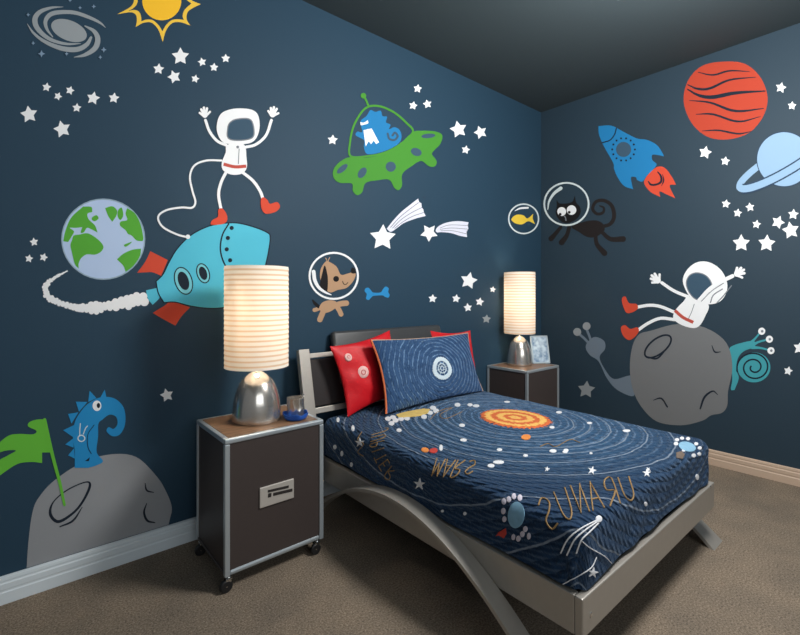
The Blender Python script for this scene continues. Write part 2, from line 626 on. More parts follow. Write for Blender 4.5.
d.stroke('zip', [(492, 292), (490, 330), (488, 366)], 4, LINE, 7)
d.poly('button', ell(485, 283, 7, n=14), LINE, 7)
d.poly('helmet', [(396, 125), (440, 98), (500, 91), (560, 100), (588, 130), (593, 190), (575, 242), (535, 266), (440, 268), (400, 247), (380, 190)], WHITE, 7)
vis = [(448, 165), (480, 148), (538, 146), (558, 172), (562, 222), (540, 241), (480, 247), (440, 236), (438, 195)]
d.stroke('visor_frame', vis, 12, LINE, 8, closed=True)
d.poly('visor', vis, VISOR, 9)

# flying saucer
d = Decal('saucer_decal', 'green flying saucer sticker with a blue monster under its dome', 'wall sticker', 'L', FAA, (340, 605))
mon = d.poly('monster', [(205, 182), (240, 150), (262, 116), (290, 126), (322, 120), (332, 150), (358, 155), (352, 186), (378, 200), (370, 226), (400, 215), (430, 230), (442, 270), (428, 305), (385, 335), (320, 360), (245, 370), (225, 330), (225, 290), (178, 262), (188, 240), (215, 242)], ROCKETBLUE, 0)
d.poly('teeth', [(222, 232, 1), (270, 222, 1), (312, 302, 1), (294, 312, 1), (282, 292, 1), (266, 312, 1), (252, 296, 1), (235, 326, 1)], WHITE, 1, parent=mon)
d.poly('eyes', [(203, 185, 1), (225, 188), (247, 174, 1), (249, 192), (225, 200), (208, 203)], WHITE, 1, parent=mon)
d.stroke('tail_curl', [(362, 252), (372, 282), (402, 288), (420, 266), (404, 246), (390, 262)], 12, VISOR, 1, parent=mon)
d.stroke('dome', [(148, 382), (145, 300), (165, 210), (210, 130), (255, 95), (320, 95), (400, 130), (470, 190), (508, 242), (440, 310), (350, 360), (250, 382)], 12, UFO_GREEN, 2, closed=True)
hull = [(45, 480), (60, 440), (100, 405), (145, 388), (230, 392), (330, 372), (420, 322), (505, 245), (560, 235), (640, 240), (677, 262), (667, 310), (630, 350), (618, 372), (645, 410), (635, 440), (600, 440), (555, 410), (500, 440), (447, 485), (445, 550), (425, 578), (400, 565), (370, 518), (300, 522), (235, 537), (215, 590), (185, 607), (160, 582), (155, 540), (90, 537), (55, 516)]
d.poly('hull', hull, UFO_GREEN, 3)
for x, y, rx, ry, r in ((100, 455, 38, 16, -40), (215, 478, 34, 21, -55), (380, 443, 29, 29, 0), (527, 358, 32, 22, 20), (597, 265, 40, 13, -5)):
    d.poly('window', ell(x, y, rx, ry, r), VISOR, 4)
d.stroke('antenna', [(252, 95), (240, 65), (226, 38)], 12, UFO_GREEN, 3)
d.poly('antenna_ball', ell(222, 33, 16, n=18), UFO_GREEN, 4)

# shooting stars
d = Decal('shooting_star_decal', 'large white shooting star sticker with a long rising striped tail', 'wall sticker', 'L', FQ, (100, 400), 'shooting stars on the left wall')
d.poly('star', star_pts(93, 310, 98, 2, 0.52), WHITE, 1, smooth=False)
d.poly('tail', [(122, 245, 1), (165, 190), (220, 130), (280, 80), (350, 26, 1), (358, 52, 1), (374, 60, 1), (376, 90, 1), (388, 105, 1), (392, 128, 1), (406, 152, 1), (330, 172), (245, 205), (190, 245), (150, 268)], TAIL, 0)
for g in ([(150, 235), (210, 168), (280, 110), (352, 56)], [(165, 240), (225, 180), (300, 130), (374, 92)], [(180, 242), (240, 195), (310, 155), (388, 128)]):
    d.stroke('tail_stripe', g, 5, LINE, 1)
d = Decal('shooting_star_decal', 'smaller white shooting star sticker with a short level tail pointing right', 'wall sticker', 'L', FQ, (430, 340), 'shooting stars on the left wall')
d.poly('star', star_pts(430, 275, 66, 38, 0.52), WHITE, 1, smooth=False)
d.poly('tail', [(478, 255), (500, 226), (560, 200), (640, 190), (718, 198, 1), (710, 222, 1), (716, 245, 1), (702, 268, 1), (706, 306, 1), (650, 296), (590, 277), (520, 270), (488, 272)], TAIL, 0)
for g in ([(510, 240), (580, 218), (712, 222)], [(510, 250), (590, 240), (712, 248)], [(515, 260), (600, 260), (700, 282)]):
    d.stroke('tail_stripe', g, 4, LINE, 1)

# dog and bone
d = Decal('dog_decal', 'tan dog sticker in a round space helmet above the headboard', 'wall sticker', 'L', FR, (240, 612))
for g, w in (([(182, 535), (168, 568), (158, 592)], 44), ([(285, 478), (310, 515), (326, 550)], 38), ([(308, 470), (340, 464), (368, 462)], 44), ([(155, 500), (135, 510), (115, 516)], 32)):
    d.stroke('leg', g, w, BROWN, 0, n=4)
d.stroke('tail', [(148, 490), (120, 465), (102, 440)], [26, 26, 14], BLACK, 0)
d.poly('body', [(152, 500), (180, 455), (240, 438), (292, 455), (282, 500), (220, 536), (175, 532)], BROWN, 1)
d.poly('head', [(205, 130), (235, 135), (290, 172), (325, 235), (380, 226), (430, 212), (442, 240), (420, 290), (370, 340), (300, 357), (240, 377), (190, 340), (160, 262), (165, 190)], BROWN, 1)
d.stroke('hair_tuft', [[(215, 132), (212, 118), (204, 104)], [(222, 132), (228, 115), (236, 100)]], 7, BROWN, 1, n=3)
d.poly('ear', [(196, 162), (215, 220), (222, 290), (213, 378), (180, 362), (158, 322), (175, 232)], BLACK, 2)
d.poly('eye', ell(287, 269, 23, n=20), BLACK, 2)
d.poly('nose', [(412, 180), (436, 190), (442, 222), (408, 222)], BLACK, 2)
d.stroke('mouth', [(338, 288), (348, 310), (366, 312), (380, 298)], 6, BLACK, 2)
d.stroke('helmet_glass_rim', ell(268, 245, 192, 183), 16, WHITE, 3, closed=True, n=1)
d.stroke('glass_highlight', [(108, 212), (118, 280), (150, 338), (200, 375), (246, 395)], [30, 28, 24, 18, 8], WHITE, 3)
d = Decal('bone_decal', 'small blue bone sticker to the right of the space dog', 'wall sticker', 'L', FR, (615, 440))
d.poly('bone', [(520, 345), (545, 340), (565, 362), (585, 378), (640, 376), (658, 352), (680, 330), (704, 345), (700, 372), (712, 398), (700, 418), (672, 410), (655, 400), (585, 404), (565, 418), (545, 436), (524, 425), (530, 390), (514, 368)], BLUED, 0)

# fish in its bubble
d = Decal('fish_decal', 'yellow fish sticker in a small white bubble by the room corner', 'wall sticker', 'L', FH, (167, 370))
d.stroke('bubble', ell(167, 292, 74, 73), 7, EYE, 0, closed=True, n=1)
d.stroke('glass_highlight', [(124, 252), (150, 240), (188, 237)], [3, 9, 9], WHITE, 0)
d.poly('fish', [(106, 294), (130, 272), (165, 274), (186, 290), (215, 266, 1), (212, 290), (223, 318, 1), (190, 304), (160, 319), (125, 314)], FISH, 0)

# bottom left: moon, flag, blue creature
d = Decal('moon_decal', 'large grey moon sticker rising from the left baseboard', 'wall sticker', 'L', FC, (395, 640))
d.poly('moon_disc', [(104, 830, 1), (112, 690), (130, 560), (160, 498), (220, 435), (330, 365), (440, 335), (540, 345), (620, 420), (658, 480), (682, 545), (672, 602), (655, 680, 1)], MOON2, 0)
d.stroke('crater', [(200, 572), (212, 524), (268, 476), (340, 445), (357, 460), (330, 520), (290, 568), (232, 602)], [12, 5, 5, 5, 10, 9, 9, 12], INK, 1, closed=True)
d.stroke('crater', [(238, 622), (290, 598), (326, 545)], [5, 8, 3], INK, 1)
d.stroke('crater', [(576, 450), (583, 478), (610, 486)], [3, 7, 3], INK, 1)
d.stroke('crater', [(582, 530), (572, 565), (585, 598), (615, 606)], [3, 8, 9, 4], INK, 1)
d = Decal('flag_decal', 'green waving flag sticker planted in the crater at bottom left', 'wall sticker', 'L', FY, (370, 550))
d.stroke('flag_pole', [(258, 56), (300, 250), (345, 420), (372, 548)], [18, 20, 18, 14], FLAG_GREEN, 3, n=3)
d.poly('flag_cloth', [(264, 54, 1), (215, 55), (170, 70), (163, 95), (210, 120), (190, 140), (110, 138), (50, 148), (-10, 195), (-60, 262), (30, 235), (92, 234), (40, 265), (-10, 300), (-60, 420), (10, 370), (100, 312), (180, 300), (243, 306, 1), (243, 245, 1), (302, 245, 1)], FLAG_GREEN, 2)
d = Decal('creature_decal', 'blue spiky creature sticker with a curled snout standing on the lower left moon', 'wall sticker', 'L', FX, (330, 620))
d.poly('body', [(245, 620, 1), (245, 500), (232, 400), (245, 300), (290, 220), (350, 160), (430, 122), (520, 128), (582, 180), (603, 250), (596, 330), (560, 387), (510, 396), (470, 362), (485, 333), (520, 345), (547, 310), (537, 260), (490, 245), (440, 280), (412, 310), (410, 400), (400, 510), (445, 572), (400, 602), (340, 620, 1)], BLUE, 3)
for g in ([(350, 75), (398, 128), (340, 155)], [(457, 68), (468, 120), (425, 125)], [(253, 153), (335, 155), (275, 225)], [(198, 240), (272, 228), (222, 308)], [(163, 355), (240, 318), (232, 402)], [(178, 455), (235, 412), (238, 478)], [(198, 532), (240, 482), (246, 555)]):
    d.poly('spike', g, BLUE, 2, smooth=False)
e = d.poly('eye', ell(402, 182, 31, 37, n=24), WHITE, 4)
d.poly('pupil', ell(413, 180, 12, 18, n=18), INK, 5, parent=e)
d.stroke('necklace', [[(285, 308), (281, 350), (281, 395)], [(336, 325), (322, 340), (306, 382)]], 7, EYE, 4)
d.stroke('pendant', ell(292, 412, 24, 22, n=16), 8, EYE, 4, closed=True, n=1)
d.stroke('arm_line', [(382, 318), (338, 385), (338, 470), (362, 520)], 5, INK, 4)
d.poly('foot_gap', [(318, 572), (352, 545), (345, 572)], INK, 4, smooth=False)

# ------------------------------------------------------------------ wall stickers: right wall
d = Decal('cat_decal', 'black cat sticker in a round glass helmet with a curled tail', 'wall sticker', 'R', FS, (300, 650))
for g, w in (([(232, 455), (212, 520), (172, 575)], [30, 34, 46]), ([(165, 455), (115, 515), (88, 545)], [26, 34, 42]),
             ([(488, 490), (560, 548), (660, 548)], [30, 36, 46]), ([(440, 515), (452, 590), (512, 660)], [30, 34, 46])):
    d.stroke('leg', g, w, CATBROWN, 0)
d.stroke('tail', [(485, 450), (555, 430), (588, 370), (570, 285), (510, 243), (445, 252), (418, 308), (452, 348), (500, 338), (506, 300), (474, 285)], [26, 30, 32, 30, 28, 26, 26, 24, 22, 18, 10], CATBROWN, 0)
d.poly('body', [(250, 452), (320, 420), (390, 402), (455, 402), (502, 430), (510, 482), (440, 532), (370, 530), (310, 492)], CATBROWN, 1)
d.poly('head', [(132, 236, 1), (160, 266), (250, 256), (277, 203, 1), (288, 260), (315, 290), (322, 340), (290, 390), (220, 422), (160, 402), (125, 345), (133, 290)], BLACK, 1)
for x, y, r, qx, qy in ((172, 330, 35, 160, 352), (250, 318, 38, 232, 336)):
    e = d.poly('eye', ell(x, y, r, n=24), WHITE, 2)
    d.poly('pupil', ell(qx, qy, 11, n=14), BLACK, 3, parent=e)
d.stroke('nose', [(190, 362), (202, 378), (206, 400)], 9, LINE, 2)
d.stroke('helmet_glass_rim', ell(210, 270, 176, 168), 14, EYE, 3, closed=True, n=1)
d.stroke('glass_highlight', [(62, 315), (72, 250), (112, 186), (165, 145)], [6, 16, 22, 28], EYE, 3)

d = Decal('rocket_decal', 'small blue rocket sticker with an orange flame on the right wall', 'wall sticker', 'R', FBB, (400, 580))
d.poly('flame', [(430, 400), (480, 365), (530, 375), (580, 440), (607, 492, 1), (562, 500), (602, 588, 1), (540, 560), (492, 540), (496, 578, 1), (430, 545), (385, 490), (390, 450)], RED, 0)
d.stroke('flame_line', [(412, 470), (432, 492), (470, 490), (502, 470), (500, 430), (478, 402)], [8, 14, 14, 16, 14, 8], INK, 1)
d.stroke('flame_line', [(512, 420), (520, 462), (505, 500)], [4, 10, 4], INK, 1)
d.poly('fuselage', [(60, 78, 1), (150, 75), (230, 115), (330, 165), (400, 175), (470, 210), (510, 265), (522, 292, 1), (480, 283), (440, 282), (440, 318), (470, 348), (440, 390), (400, 430), (370, 470), (332, 458), (325, 440), (290, 440), (298, 500), (306, 524, 1), (240, 500), (195, 440), (170, 380), (165, 340), (120, 260), (85, 195), (62, 130)], ROCKETBLUE, 1)
d.stroke('nose_seam', [(186, 94), (172, 140), (140, 178), (84, 196)], 8, INK, 2)
d.poly('porthole', ell(237, 243, 53), VISOR, 2)
for i in range(14):
    a = 2 * PI * i / 14
    d.poly('rivet', ell(237 + 80 * math.cos(a), 243 + 80 * math.sin(a), 7, n=12), INK, 2)

d = Decal('planet_decal', 'round orange planet sticker with dark wavy bands on the right wall', 'wall sticker', 'R', FI, (525, 322))
d.poly('planet_disc', [(374, 185), (390, 110), (440, 58), (515, 42), (595, 50), (652, 100), (677, 172), (660, 242), (608, 300), (530, 323), (458, 312), (402, 262)], PLANETRED, 0)
for g, w in (([(425, 80), (480, 90), (540, 75), (612, 78)], [2, 6, 6, 2]), ([(388, 125), (425, 140), (470, 138), (540, 108), (635, 98)], [3, 8, 9, 7, 2]), ([(388, 142), (430, 164), (480, 170), (560, 155), (668, 148)], [4, 10, 14, 12, 4]),
             ([(394, 182), (470, 190), (560, 220), (662, 211)], [2, 7, 9, 3]), ([(418, 232), (480, 232), (570, 258), (652, 240)], [2, 7, 7, 2]), ([(440, 292), (500, 290), (570, 302), (618, 294)], [2, 6, 6, 2])):
    d.stroke('band_line', g, w, INK, 1)

d = Decal('planet_decal', 'pale blue ringed planet sticker cut by the right edge of the photo', 'wall sticker', 'R', FO, (450, 575))
th = math.radians(149.5)


def ring_pt(t, a, b):
    x, y = a * math.cos(t), b * math.sin(t)
    return (452 + x * math.cos(th) - y * math.sin(th), 362 + x * math.sin(th) + y * math.cos(th))


d.stroke('ring', [ring_pt(2 * PI * i / 60, 362, 72) for i in range(60)], 46, PALEBLUE, 0, closed=True, n=1)
d.poly('planet_ball', ell(452, 347, 190, n=56), PALEBLUE, 2)
d.stroke('ball_outline', ell(452, 347, 192, n=56), 8, NAVYLINE, 1, closed=True, n=1)
fr_ = [ring_pt(PI + PI * (i / 30), 362, 72) for i in range(31)]
fr2 = [ring_pt(PI * (i / 30), 362, 72) for i in range(31)]
front = fr_ if sum(p[1] for p in fr_) > sum(p[1] for p in fr2) else fr2
d.stroke('ring_edge_line', front[2:-2], 70, NAVYLINE, 3, n=1, caps=False)
d.stroke('ring', front, 50, PALEBLUE, 4, n=1)
d.stroke('ring_gap', [ring_pt(2 * PI * i / 60, 350, 54) for i in range(60)][(0 if front is fr2 else 30) + 2:(0 if front is fr2 else 30) + 12], [6, 16, 18, 16, 14, 12, 10, 9, 8, 4], NAVYLINE, 5, n=1, caps=False)

d = Decal('snail_decal', 'teal snail sticker with three eye stalks at the right of the moon', 'wall sticker', 'R', FCC, (140, 565))
d.poly('snail_body', [(100, 282), (130, 250), (240, 220), (282, 225), (275, 262), (205, 290), (162, 340), (150, 420), (168, 480), (138, 565, 1), (112, 560), (122, 480), (108, 350)], SNAIL, 0)
for g, e in (([(245, 238), (280, 205), (312, 168)], (330, 150)), ([(265, 246), (310, 225), (365, 210)], (384, 206)), ([(262, 264), (320, 268), (378, 282)], (395, 287))):
    s_ = d.stroke('eye_stalk', g, [24, 15, 12], SNAIL, 0)
    d.poly('eyeball', ell(*e, 25, n=20), WHITE, 1, parent=s_)
    d.poly('pupil', ell(e[0] + 3, e[1], 9, n=12), LINE, 2, parent=s_)
d.poly('shell', ell(275, 405, 116, 106), SNAIL, 1)
d.stroke('shell_spiral', [(275 + (122 - 100 * i / 44) * math.cos(2.9 + i * 0.30), 405 + (112 - 92 * i / 44) * math.sin(2.9 + i * 0.30)) for i in range(45)], 11, INK, 2, n=2)
d = Decal('slug_decal', 'grey long necked slug sticker peeking from the left of the moon', 'wall sticker', 'R', FJ, (225, 515))
d.poly('slug_body', [(85, 350), (112, 321), (145, 333), (149, 360), (131, 388), (150, 430), (180, 460), (240, 450), (245, 515), (190, 496), (155, 457), (128, 402), (98, 380)], SLUG, 0)
d.stroke('eye_stalk', [[(103, 335), (96, 315), (88, 295)], [(92, 338), (80, 325), (62, 310)]], 8, SLUG, 0, n=3)
for x, y in ((88, 285), (57, 304)):
    d.poly('eyeball', ell(x, y, 13, n=18), DIMSTAR, 1)
d = Decal('moon_decal', 'round grey moon sticker on the right wall above the bed foot', 'wall sticker', 'R', FJ, (400, 612))
d.poly('moon_disc', [(231, 420), (240, 350), (262, 312), (300, 300), (390, 278), (480, 290), (550, 340), (570, 420), (556, 500), (553, 548), (535, 572), (500, 580), (470, 598), (400, 613), (320, 600), (268, 550), (240, 490)], MOON, 1)
d.stroke('crater', ell(324, 352, 52, 25, -38, 30), 6, INK, 2, closed=True, n=1)
d.stroke('crater', [(285, 385), (320, 392), (352, 362)], [3, 6, 2], INK, 2)
d.stroke('crater', [(502, 348), (512, 370), (532, 370)], [2, 5, 2], INK, 2)
d.stroke('crater', [(308, 530), (335, 524), (355, 552)], [2, 5, 5], INK, 2)
d.stroke('crater', [(464, 558), (478, 520), (505, 500), (522, 512)], [5, 7, 5, 2], INK, 2)

d = Decal('astronaut_decal', 'white astronaut sticker sitting back on the grey moon with red boots', 'wall sticker', 'R', FDD, (300, 390))
d.stroke('leg', [(245, 322), (180, 296), (130, 290), (78, 298)], 14, WHITE, 2)
d.stroke('leg', [(245, 354), (180, 348), (125, 370), (78, 402)], 14, WHITE, 2)
d.poly('boot', [(8, 262), (24, 251), (40, 280), (72, 284), (80, 302), (62, 318), (32, 325), (16, 300)], RED, 3)
d.poly('boot', [(4, 390), (22, 378), (45, 395), (76, 388), (84, 405), (66, 430), (40, 445), (14, 425)], RED, 3)
d.stroke('arm', [(302, 252), (240, 226), (186, 190)], 14, WHITE, 2)
astro_hand(d, (168, 180), -50, 0.95, WHITE, 3)
d.poly('suit', [(308, 252), (392, 285), (378, 340), (352, 382), (320, 391), (270, 376), (238, 350), (244, 315), (280, 275)], WHITE, 3)
d.stroke('belt', [(244, 313), (280, 344), (326, 366)], 14, BELT, 4, caps=False)
d.stroke('zip', [(330, 285), (318, 320), (305, 348)], 3, LINE, 4)
d.poly('helmet', [(279, 182), (300, 130), (345, 98), (400, 100), (450, 135), (476, 190), (470, 240), (440, 276), (390, 286), (345, 276), (305, 245)], WHITE, 4)
vis = [(297, 192), (310, 160), (342, 148), (380, 160), (404, 192), (398, 222), (368, 252), (340, 262), (310, 232)]
d.stroke('visor_frame', vis, 9, LINE, 5, closed=True)
d.poly('visor', vis, VISOR, 6)
d.stroke('arm', [(352, 268), (398, 218), (450, 185), (500, 160)], 17, WHITE, 7)
d.stroke('arm_line', [(362, 272), (408, 226), (460, 192)], 3, LINE, 8)
astro_hand(d, (520, 150), 60, 0.95, WHITE, 7)
d.stroke('backpack_line', [[(402, 278), (415, 245), (455, 218)], [(430, 280), (462, 245), (495, 203)]], 5, LINE, 5)

# ------------------------------------------------------------------ star stickers, each one its own thing
STARS_L = [
    # px, py, radius, rotation, label, group
    (46.6, 87.2, 4.4, 10, 'small white star sticker, topmost and leftmost of the small stars under the galaxy', 'G'),
    (58.0, 96.2, 4.0, 25, 'small white star sticker, second of the small stars from the left under the galaxy', 'G'),
    (70.0, 90.4, 4.3, 18, 'small white star sticker, third of the small stars from the left under the galaxy', 'G'),
    (76.8, 107.8, 4.4, 5, 'small white star sticker, lowest of the small stars under the galaxy', 'G'),
    (93.2, 98.2, 6.4, 12, 'medium white star sticker, the largest in the right half of the galaxy star group', 'G'),
    (113.9, 98.0, 5.2, 8, 'white star sticker at the far right end of the galaxy star group', 'G'),
    (29.0, 114.4, 8.3, -8, 'large white star sticker at the far left, below and left of the galaxy', 'G'),
    (62.2, 129.2, 8.3, -14, 'large white star sticker, lowest of all in the group under the galaxy', 'G'),
    (180.4, 56.4, 8.4, 0, 'largest white star sticker just below the yellow sun', 'S'),
    (158.6, 69.0, 5.3, 6, 'white star sticker, leftmost of the group below the sun', 'S'),
    (174.2, 76.8, 6.4, -20, 'medium white star sticker directly under the largest star below the sun', 'S'),
    (195.2, 78.8, 4.0, 14, 'small white star sticker, lowest small one in the group below the sun', 'S'),
    (202.1, 62.0, 4.2, -12, 'small white star sticker, first to the right of the large star below the sun', 'S'),
    (214.0, 67.3, 4.2, 4, 'small white star sticker, second from the right in the group below the sun', 'S'),
    (225.7, 58.4, 4.3, 0, 'small white star sticker, rightmost of the group below the sun', 'S'),
    (34.0, 242.0, 4.2, -8, 'small white star sticker, top of the trio left of the Earth', 'E'),
    (29.0, 258.6, 4.0, 10, 'small white star sticker, lower left of the trio left of the Earth', 'E'),
    (43.6, 257.3, 4.1, 18, 'small white star sticker, lower right of the trio left of the Earth', 'E'),
    (332.6, 139.9, 4.9, 5, 'lone small white star sticker at the left of the green saucer', 'U'),
    (417.7, 88.6, 4.2, 8, 'small white star sticker, top of the trio right of the saucer dome', 'U'),
    (413.2, 105.6, 4.1, 12, 'small white star sticker, lower left of the trio right of the saucer dome', 'U'),
    (427.4, 104.0, 4.3, -12, 'small white star sticker, lower right of the trio right of the saucer dome', 'U'),
    (458.5, 129.4, 8.2, -12, 'large white star sticker to the right of the saucer hull', 'U'),
    (480.5, 132.3, 6.4, -20, 'medium white star sticker right of the large star beside the saucer', 'U'),
    (465.7, 149.8, 4.2, 12, 'small white star sticker below the large star beside the saucer', 'U'),
    (166.8, 395.2, 6.5, -14, 'lone white star sticker left of the near black nightstand', 'N'),
    (468.8, 280.7, 8.2, 12, 'large white star sticker above the blue pillow near the far lamp', 'B'),
    (432.6, 298.6, 4.2, 4, 'small white star sticker, leftmost of the group above the bed', 'B'),
    (456.2, 298.6, 4.1, 8, 'small white star sticker below left of the large star above the bed', 'B'),
    (479.7, 301.8, 4.1, 10, 'small white star sticker below right of the large star above the bed', 'B'),
    (467.8, 307.6, 4.1, -6, 'small white star sticker straight below the large star above the bed', 'B'),
    (486.5, 319.0, 4.3, 5, 'small dull grey star sticker, lowest of the group left of the far lamp', 'D'),
    (492.8, 289.5, 3.0, 10, 'tiny white star sticker closest to the far lampshade', 'B'),
]
STARS_R = [
    (780.9, 87.7, 5.2, 12, 'white star sticker at the upper right of the orange planet', 'P'),
    (792.0, 105.7, 4.2, 5, 'small white star sticker at the right edge between orange and ringed planets', 'P'),
    (705.2, 152.5, 6.2, 12, 'medium white star sticker just below the orange planet', 'P'),
    (725.2, 161.1, 4.5, 8, 'small white star sticker left of the ringed planet', 'P'),
    (726.0, 203.9, 4.3, 8, 'small white star sticker, leftmost of the group under the ringed planet', 'R'),
    (737.7, 213.0, 4.2, 8, 'small white star sticker, second from left in the group under the ringed planet', 'R'),
    (750.0, 207.2, 4.4, -8, 'small white star sticker nearest below the left tip of the planet ring', 'R'),
    (756.5, 224.3, 4.3, 10, 'small white star sticker just above the two large side by side stars', 'R'),
    (741.2, 243.2, 8.3, 0, 'large white star sticker, left one of the side by side pair', 'R'),
    (766.7, 243.4, 8.3, 4, 'large white star sticker, right one of the side by side pair', 'R'),
    (778.0, 222.2, 6.4, 22, 'medium white star sticker up and right of the side by side pair', 'R'),
    (793.3, 214.4, 5.2, 5, 'white star sticker at the right edge just under the ringed planet', 'R'),
    (790.7, 230.4, 8.3, -10, 'large white star sticker at the right edge, lowest under the ringed planet', 'R'),
    (788.2, 370.9, 4.4, 14, 'small white star sticker to the lower right of the teal snail', 'M'),
    (799.8, 348.0, 6.4, 10, 'white star sticker cut by the right edge beside the snail', 'M'),
    (586.3, 389.6, 8.4, 5, 'large dull grey star sticker below the grey slug by the far nightstand', 'D'),
]
GN = {'G': 'stars under the galaxy', 'S': 'stars below the sun', 'E': 'stars beside the Earth', 'U': 'stars around the saucer', 'N': 'lone stars', 'B': 'stars above the bed',
      'D': 'dull grey stars', 'P': 'stars around the orange planet', 'R': 'stars under the ringed planet', 'M': 'stars beside the snail'}
for wall, lst in (('L', STARS_L), ('R', STARS_R)):
    W = on_left if wall == 'L' else on_right
    for x, y, r, rot, lab, g in lst:
        pts = star_pts(x, y, r * 1.08, rot, 0.53)
        base = W(x, y)
        mb = MB()
        F = [W(*p, 0.0008) for p in pts]
        B = [W(*p, -0.00004) for p in pts]
        n = len(pts)
        tri = tessellate_polygon([[Vector((p[0], p[1], 0)) for p in pts]])
        mb.add(F + B, [tuple(t) for t in tri] + [tuple(n + i for i in t[::-1]) for t in tri] + [(i, (i + 1) % n, n + (i + 1) % n, n + i) for i in range(n)])
        o = obj('star_decal', mb, DIMSTAR if g == 'D' else WHITE, loc=base, merge=0)
        tag(o, lab, 'wall sticker', GN[g])
# ------------------------------------------------------------------ light settings
CUP_AT = (-2.603, -0.400)
LAMP_W = 5.0
WORLD_COL, WORLD_S = (0.85, 0.93, 1.0), 0.16
EXPOSURE = 0.0
GLOBE_W, GLOBE_COL, GLOBE_AT = 180, (1.0, 0.98, 0.95), (-1.60, -1.85, 2.28)
AREAS = [('rear_fill_light', (-3.4, -5.2, 2.0), (-3.0, 0, 1.6), 3.0, 1.4, 42, (0.92, 0.97, 1.0))]  # added soft fill from behind the camera, no window stands there
# ------------------------------------------------------------------ furniture materials
def brushed(name, rgb, rough=0.35, scale=(60, 60, 2)):
    m = mat(name, rgb, rough, metal=0.85)
    nt = m.node_tree
    b = nt.nodes['Principled BSDF']
    tc = nt.nodes.new('ShaderNodeTexCoord')
    mp = nt.nodes.new('ShaderNodeMapping')
    mp.inputs['Scale'].default_value = scale
    n = nt.nodes.new('ShaderNodeTexNoise')
    n.inputs['Scale'].default_value = 6
    n.inputs['Detail'].default_value = 6
    nt.links.new(tc.outputs['Object'], mp.inputs['Vector'])
    nt.links.new(mp.outputs['Vector'], n.inputs['Vector'])
    mr = nt.nodes.new('ShaderNodeMapRange')
    mr.inputs['To Min'].default_value = rough - 0.08
    mr.inputs['To Max'].default_value = rough + 0.12
    nt.links.new(n.outputs['Fac'], mr.inputs['Value'])
    nt.links.new(mr.outputs['Result'], b.inputs['Roughness'])
    return m


FRAME = mat('bed_frame_silver', (184, 179, 171), 0.42, metal=0.55, spec=0.5, mottled=0.06)
ALU = mat('aluminium_trim', (186, 196, 202), 0.38, metal=0.6)
CHROME = brushed('brushed_chrome', (214, 208, 200), 0.2, (1, 1, 30))
CHROME2 = mat('chrome', (225, 225, 225), 0.12, metal=1.0)
DARKBOX = mat('nightstand_dark_laminate', (66, 58, 56), 0.45, spec=0.4, mottled=0.08)
LEATHER = mat('dark_leather', (62, 64, 66), 0.38, spec=0.5, bump=(120, 0.15))
LEATHER2 = mat('dark_leather_panel', (36, 30, 30), 0.5, spec=0.4, bump=(120, 0.15))
RUBBER = mat('black_rubber', (24, 24, 26), 0.5)
PLATE = mat('label_plate_silver', (206, 200, 192), 0.4, metal=0.4)
SLOT = mat('dark_slot', (40, 34, 32), 0.7)
DISHBLUE = mat('dish_blue', (24, 92, 190), 0.3)
PINK = mat('pencil_pink', (196, 120, 110), 0.5)


def wood_material():
    m = bpy.data.materials.new('walnut_top')
    m.use_nodes = True
    nt = m.node_tree
    b = nt.nodes['Principled BSDF']
    b.inputs['Roughness'].default_value = 0.42
    tc = nt.nodes.new('ShaderNodeTexCoord')
    mp = nt.nodes.new('ShaderNodeMapping')
    mp.inputs['Scale'].default_value = (3, 40, 40)
    n = nt.nodes.new('ShaderNodeTexNoise')
    n.inputs['Scale'].default_value = 2.5
    n.inputs['Detail'].default_value = 6
    r = nt.nodes.new('ShaderNodeValToRGB')
    r.color_ramp.elements[0].position = 0.3
    r.color_ramp.elements[1].position = 0.7
    r.color_ramp.elements[0].color = (*s2l((96, 70, 50)), 1)
    r.color_ramp.elements[1].color = (*s2l((150, 114, 84)), 1)
    nt.links.new(tc.outputs['Object'], mp.inputs['Vector'])
    nt.links.new(mp.outputs['Vector'], n.inputs['Vector'])
    nt.links.new(n.outputs['Fac'], r.inputs['Fac'])
    nt.links.new(r.outputs['Color'], b.inputs['Base Color'])
    return m


WOOD = wood_material()

# ------------------------------------------------------------------ nightstands
NW, ND, NH, NB = 0.432, 0.365, 0.587, 0.062


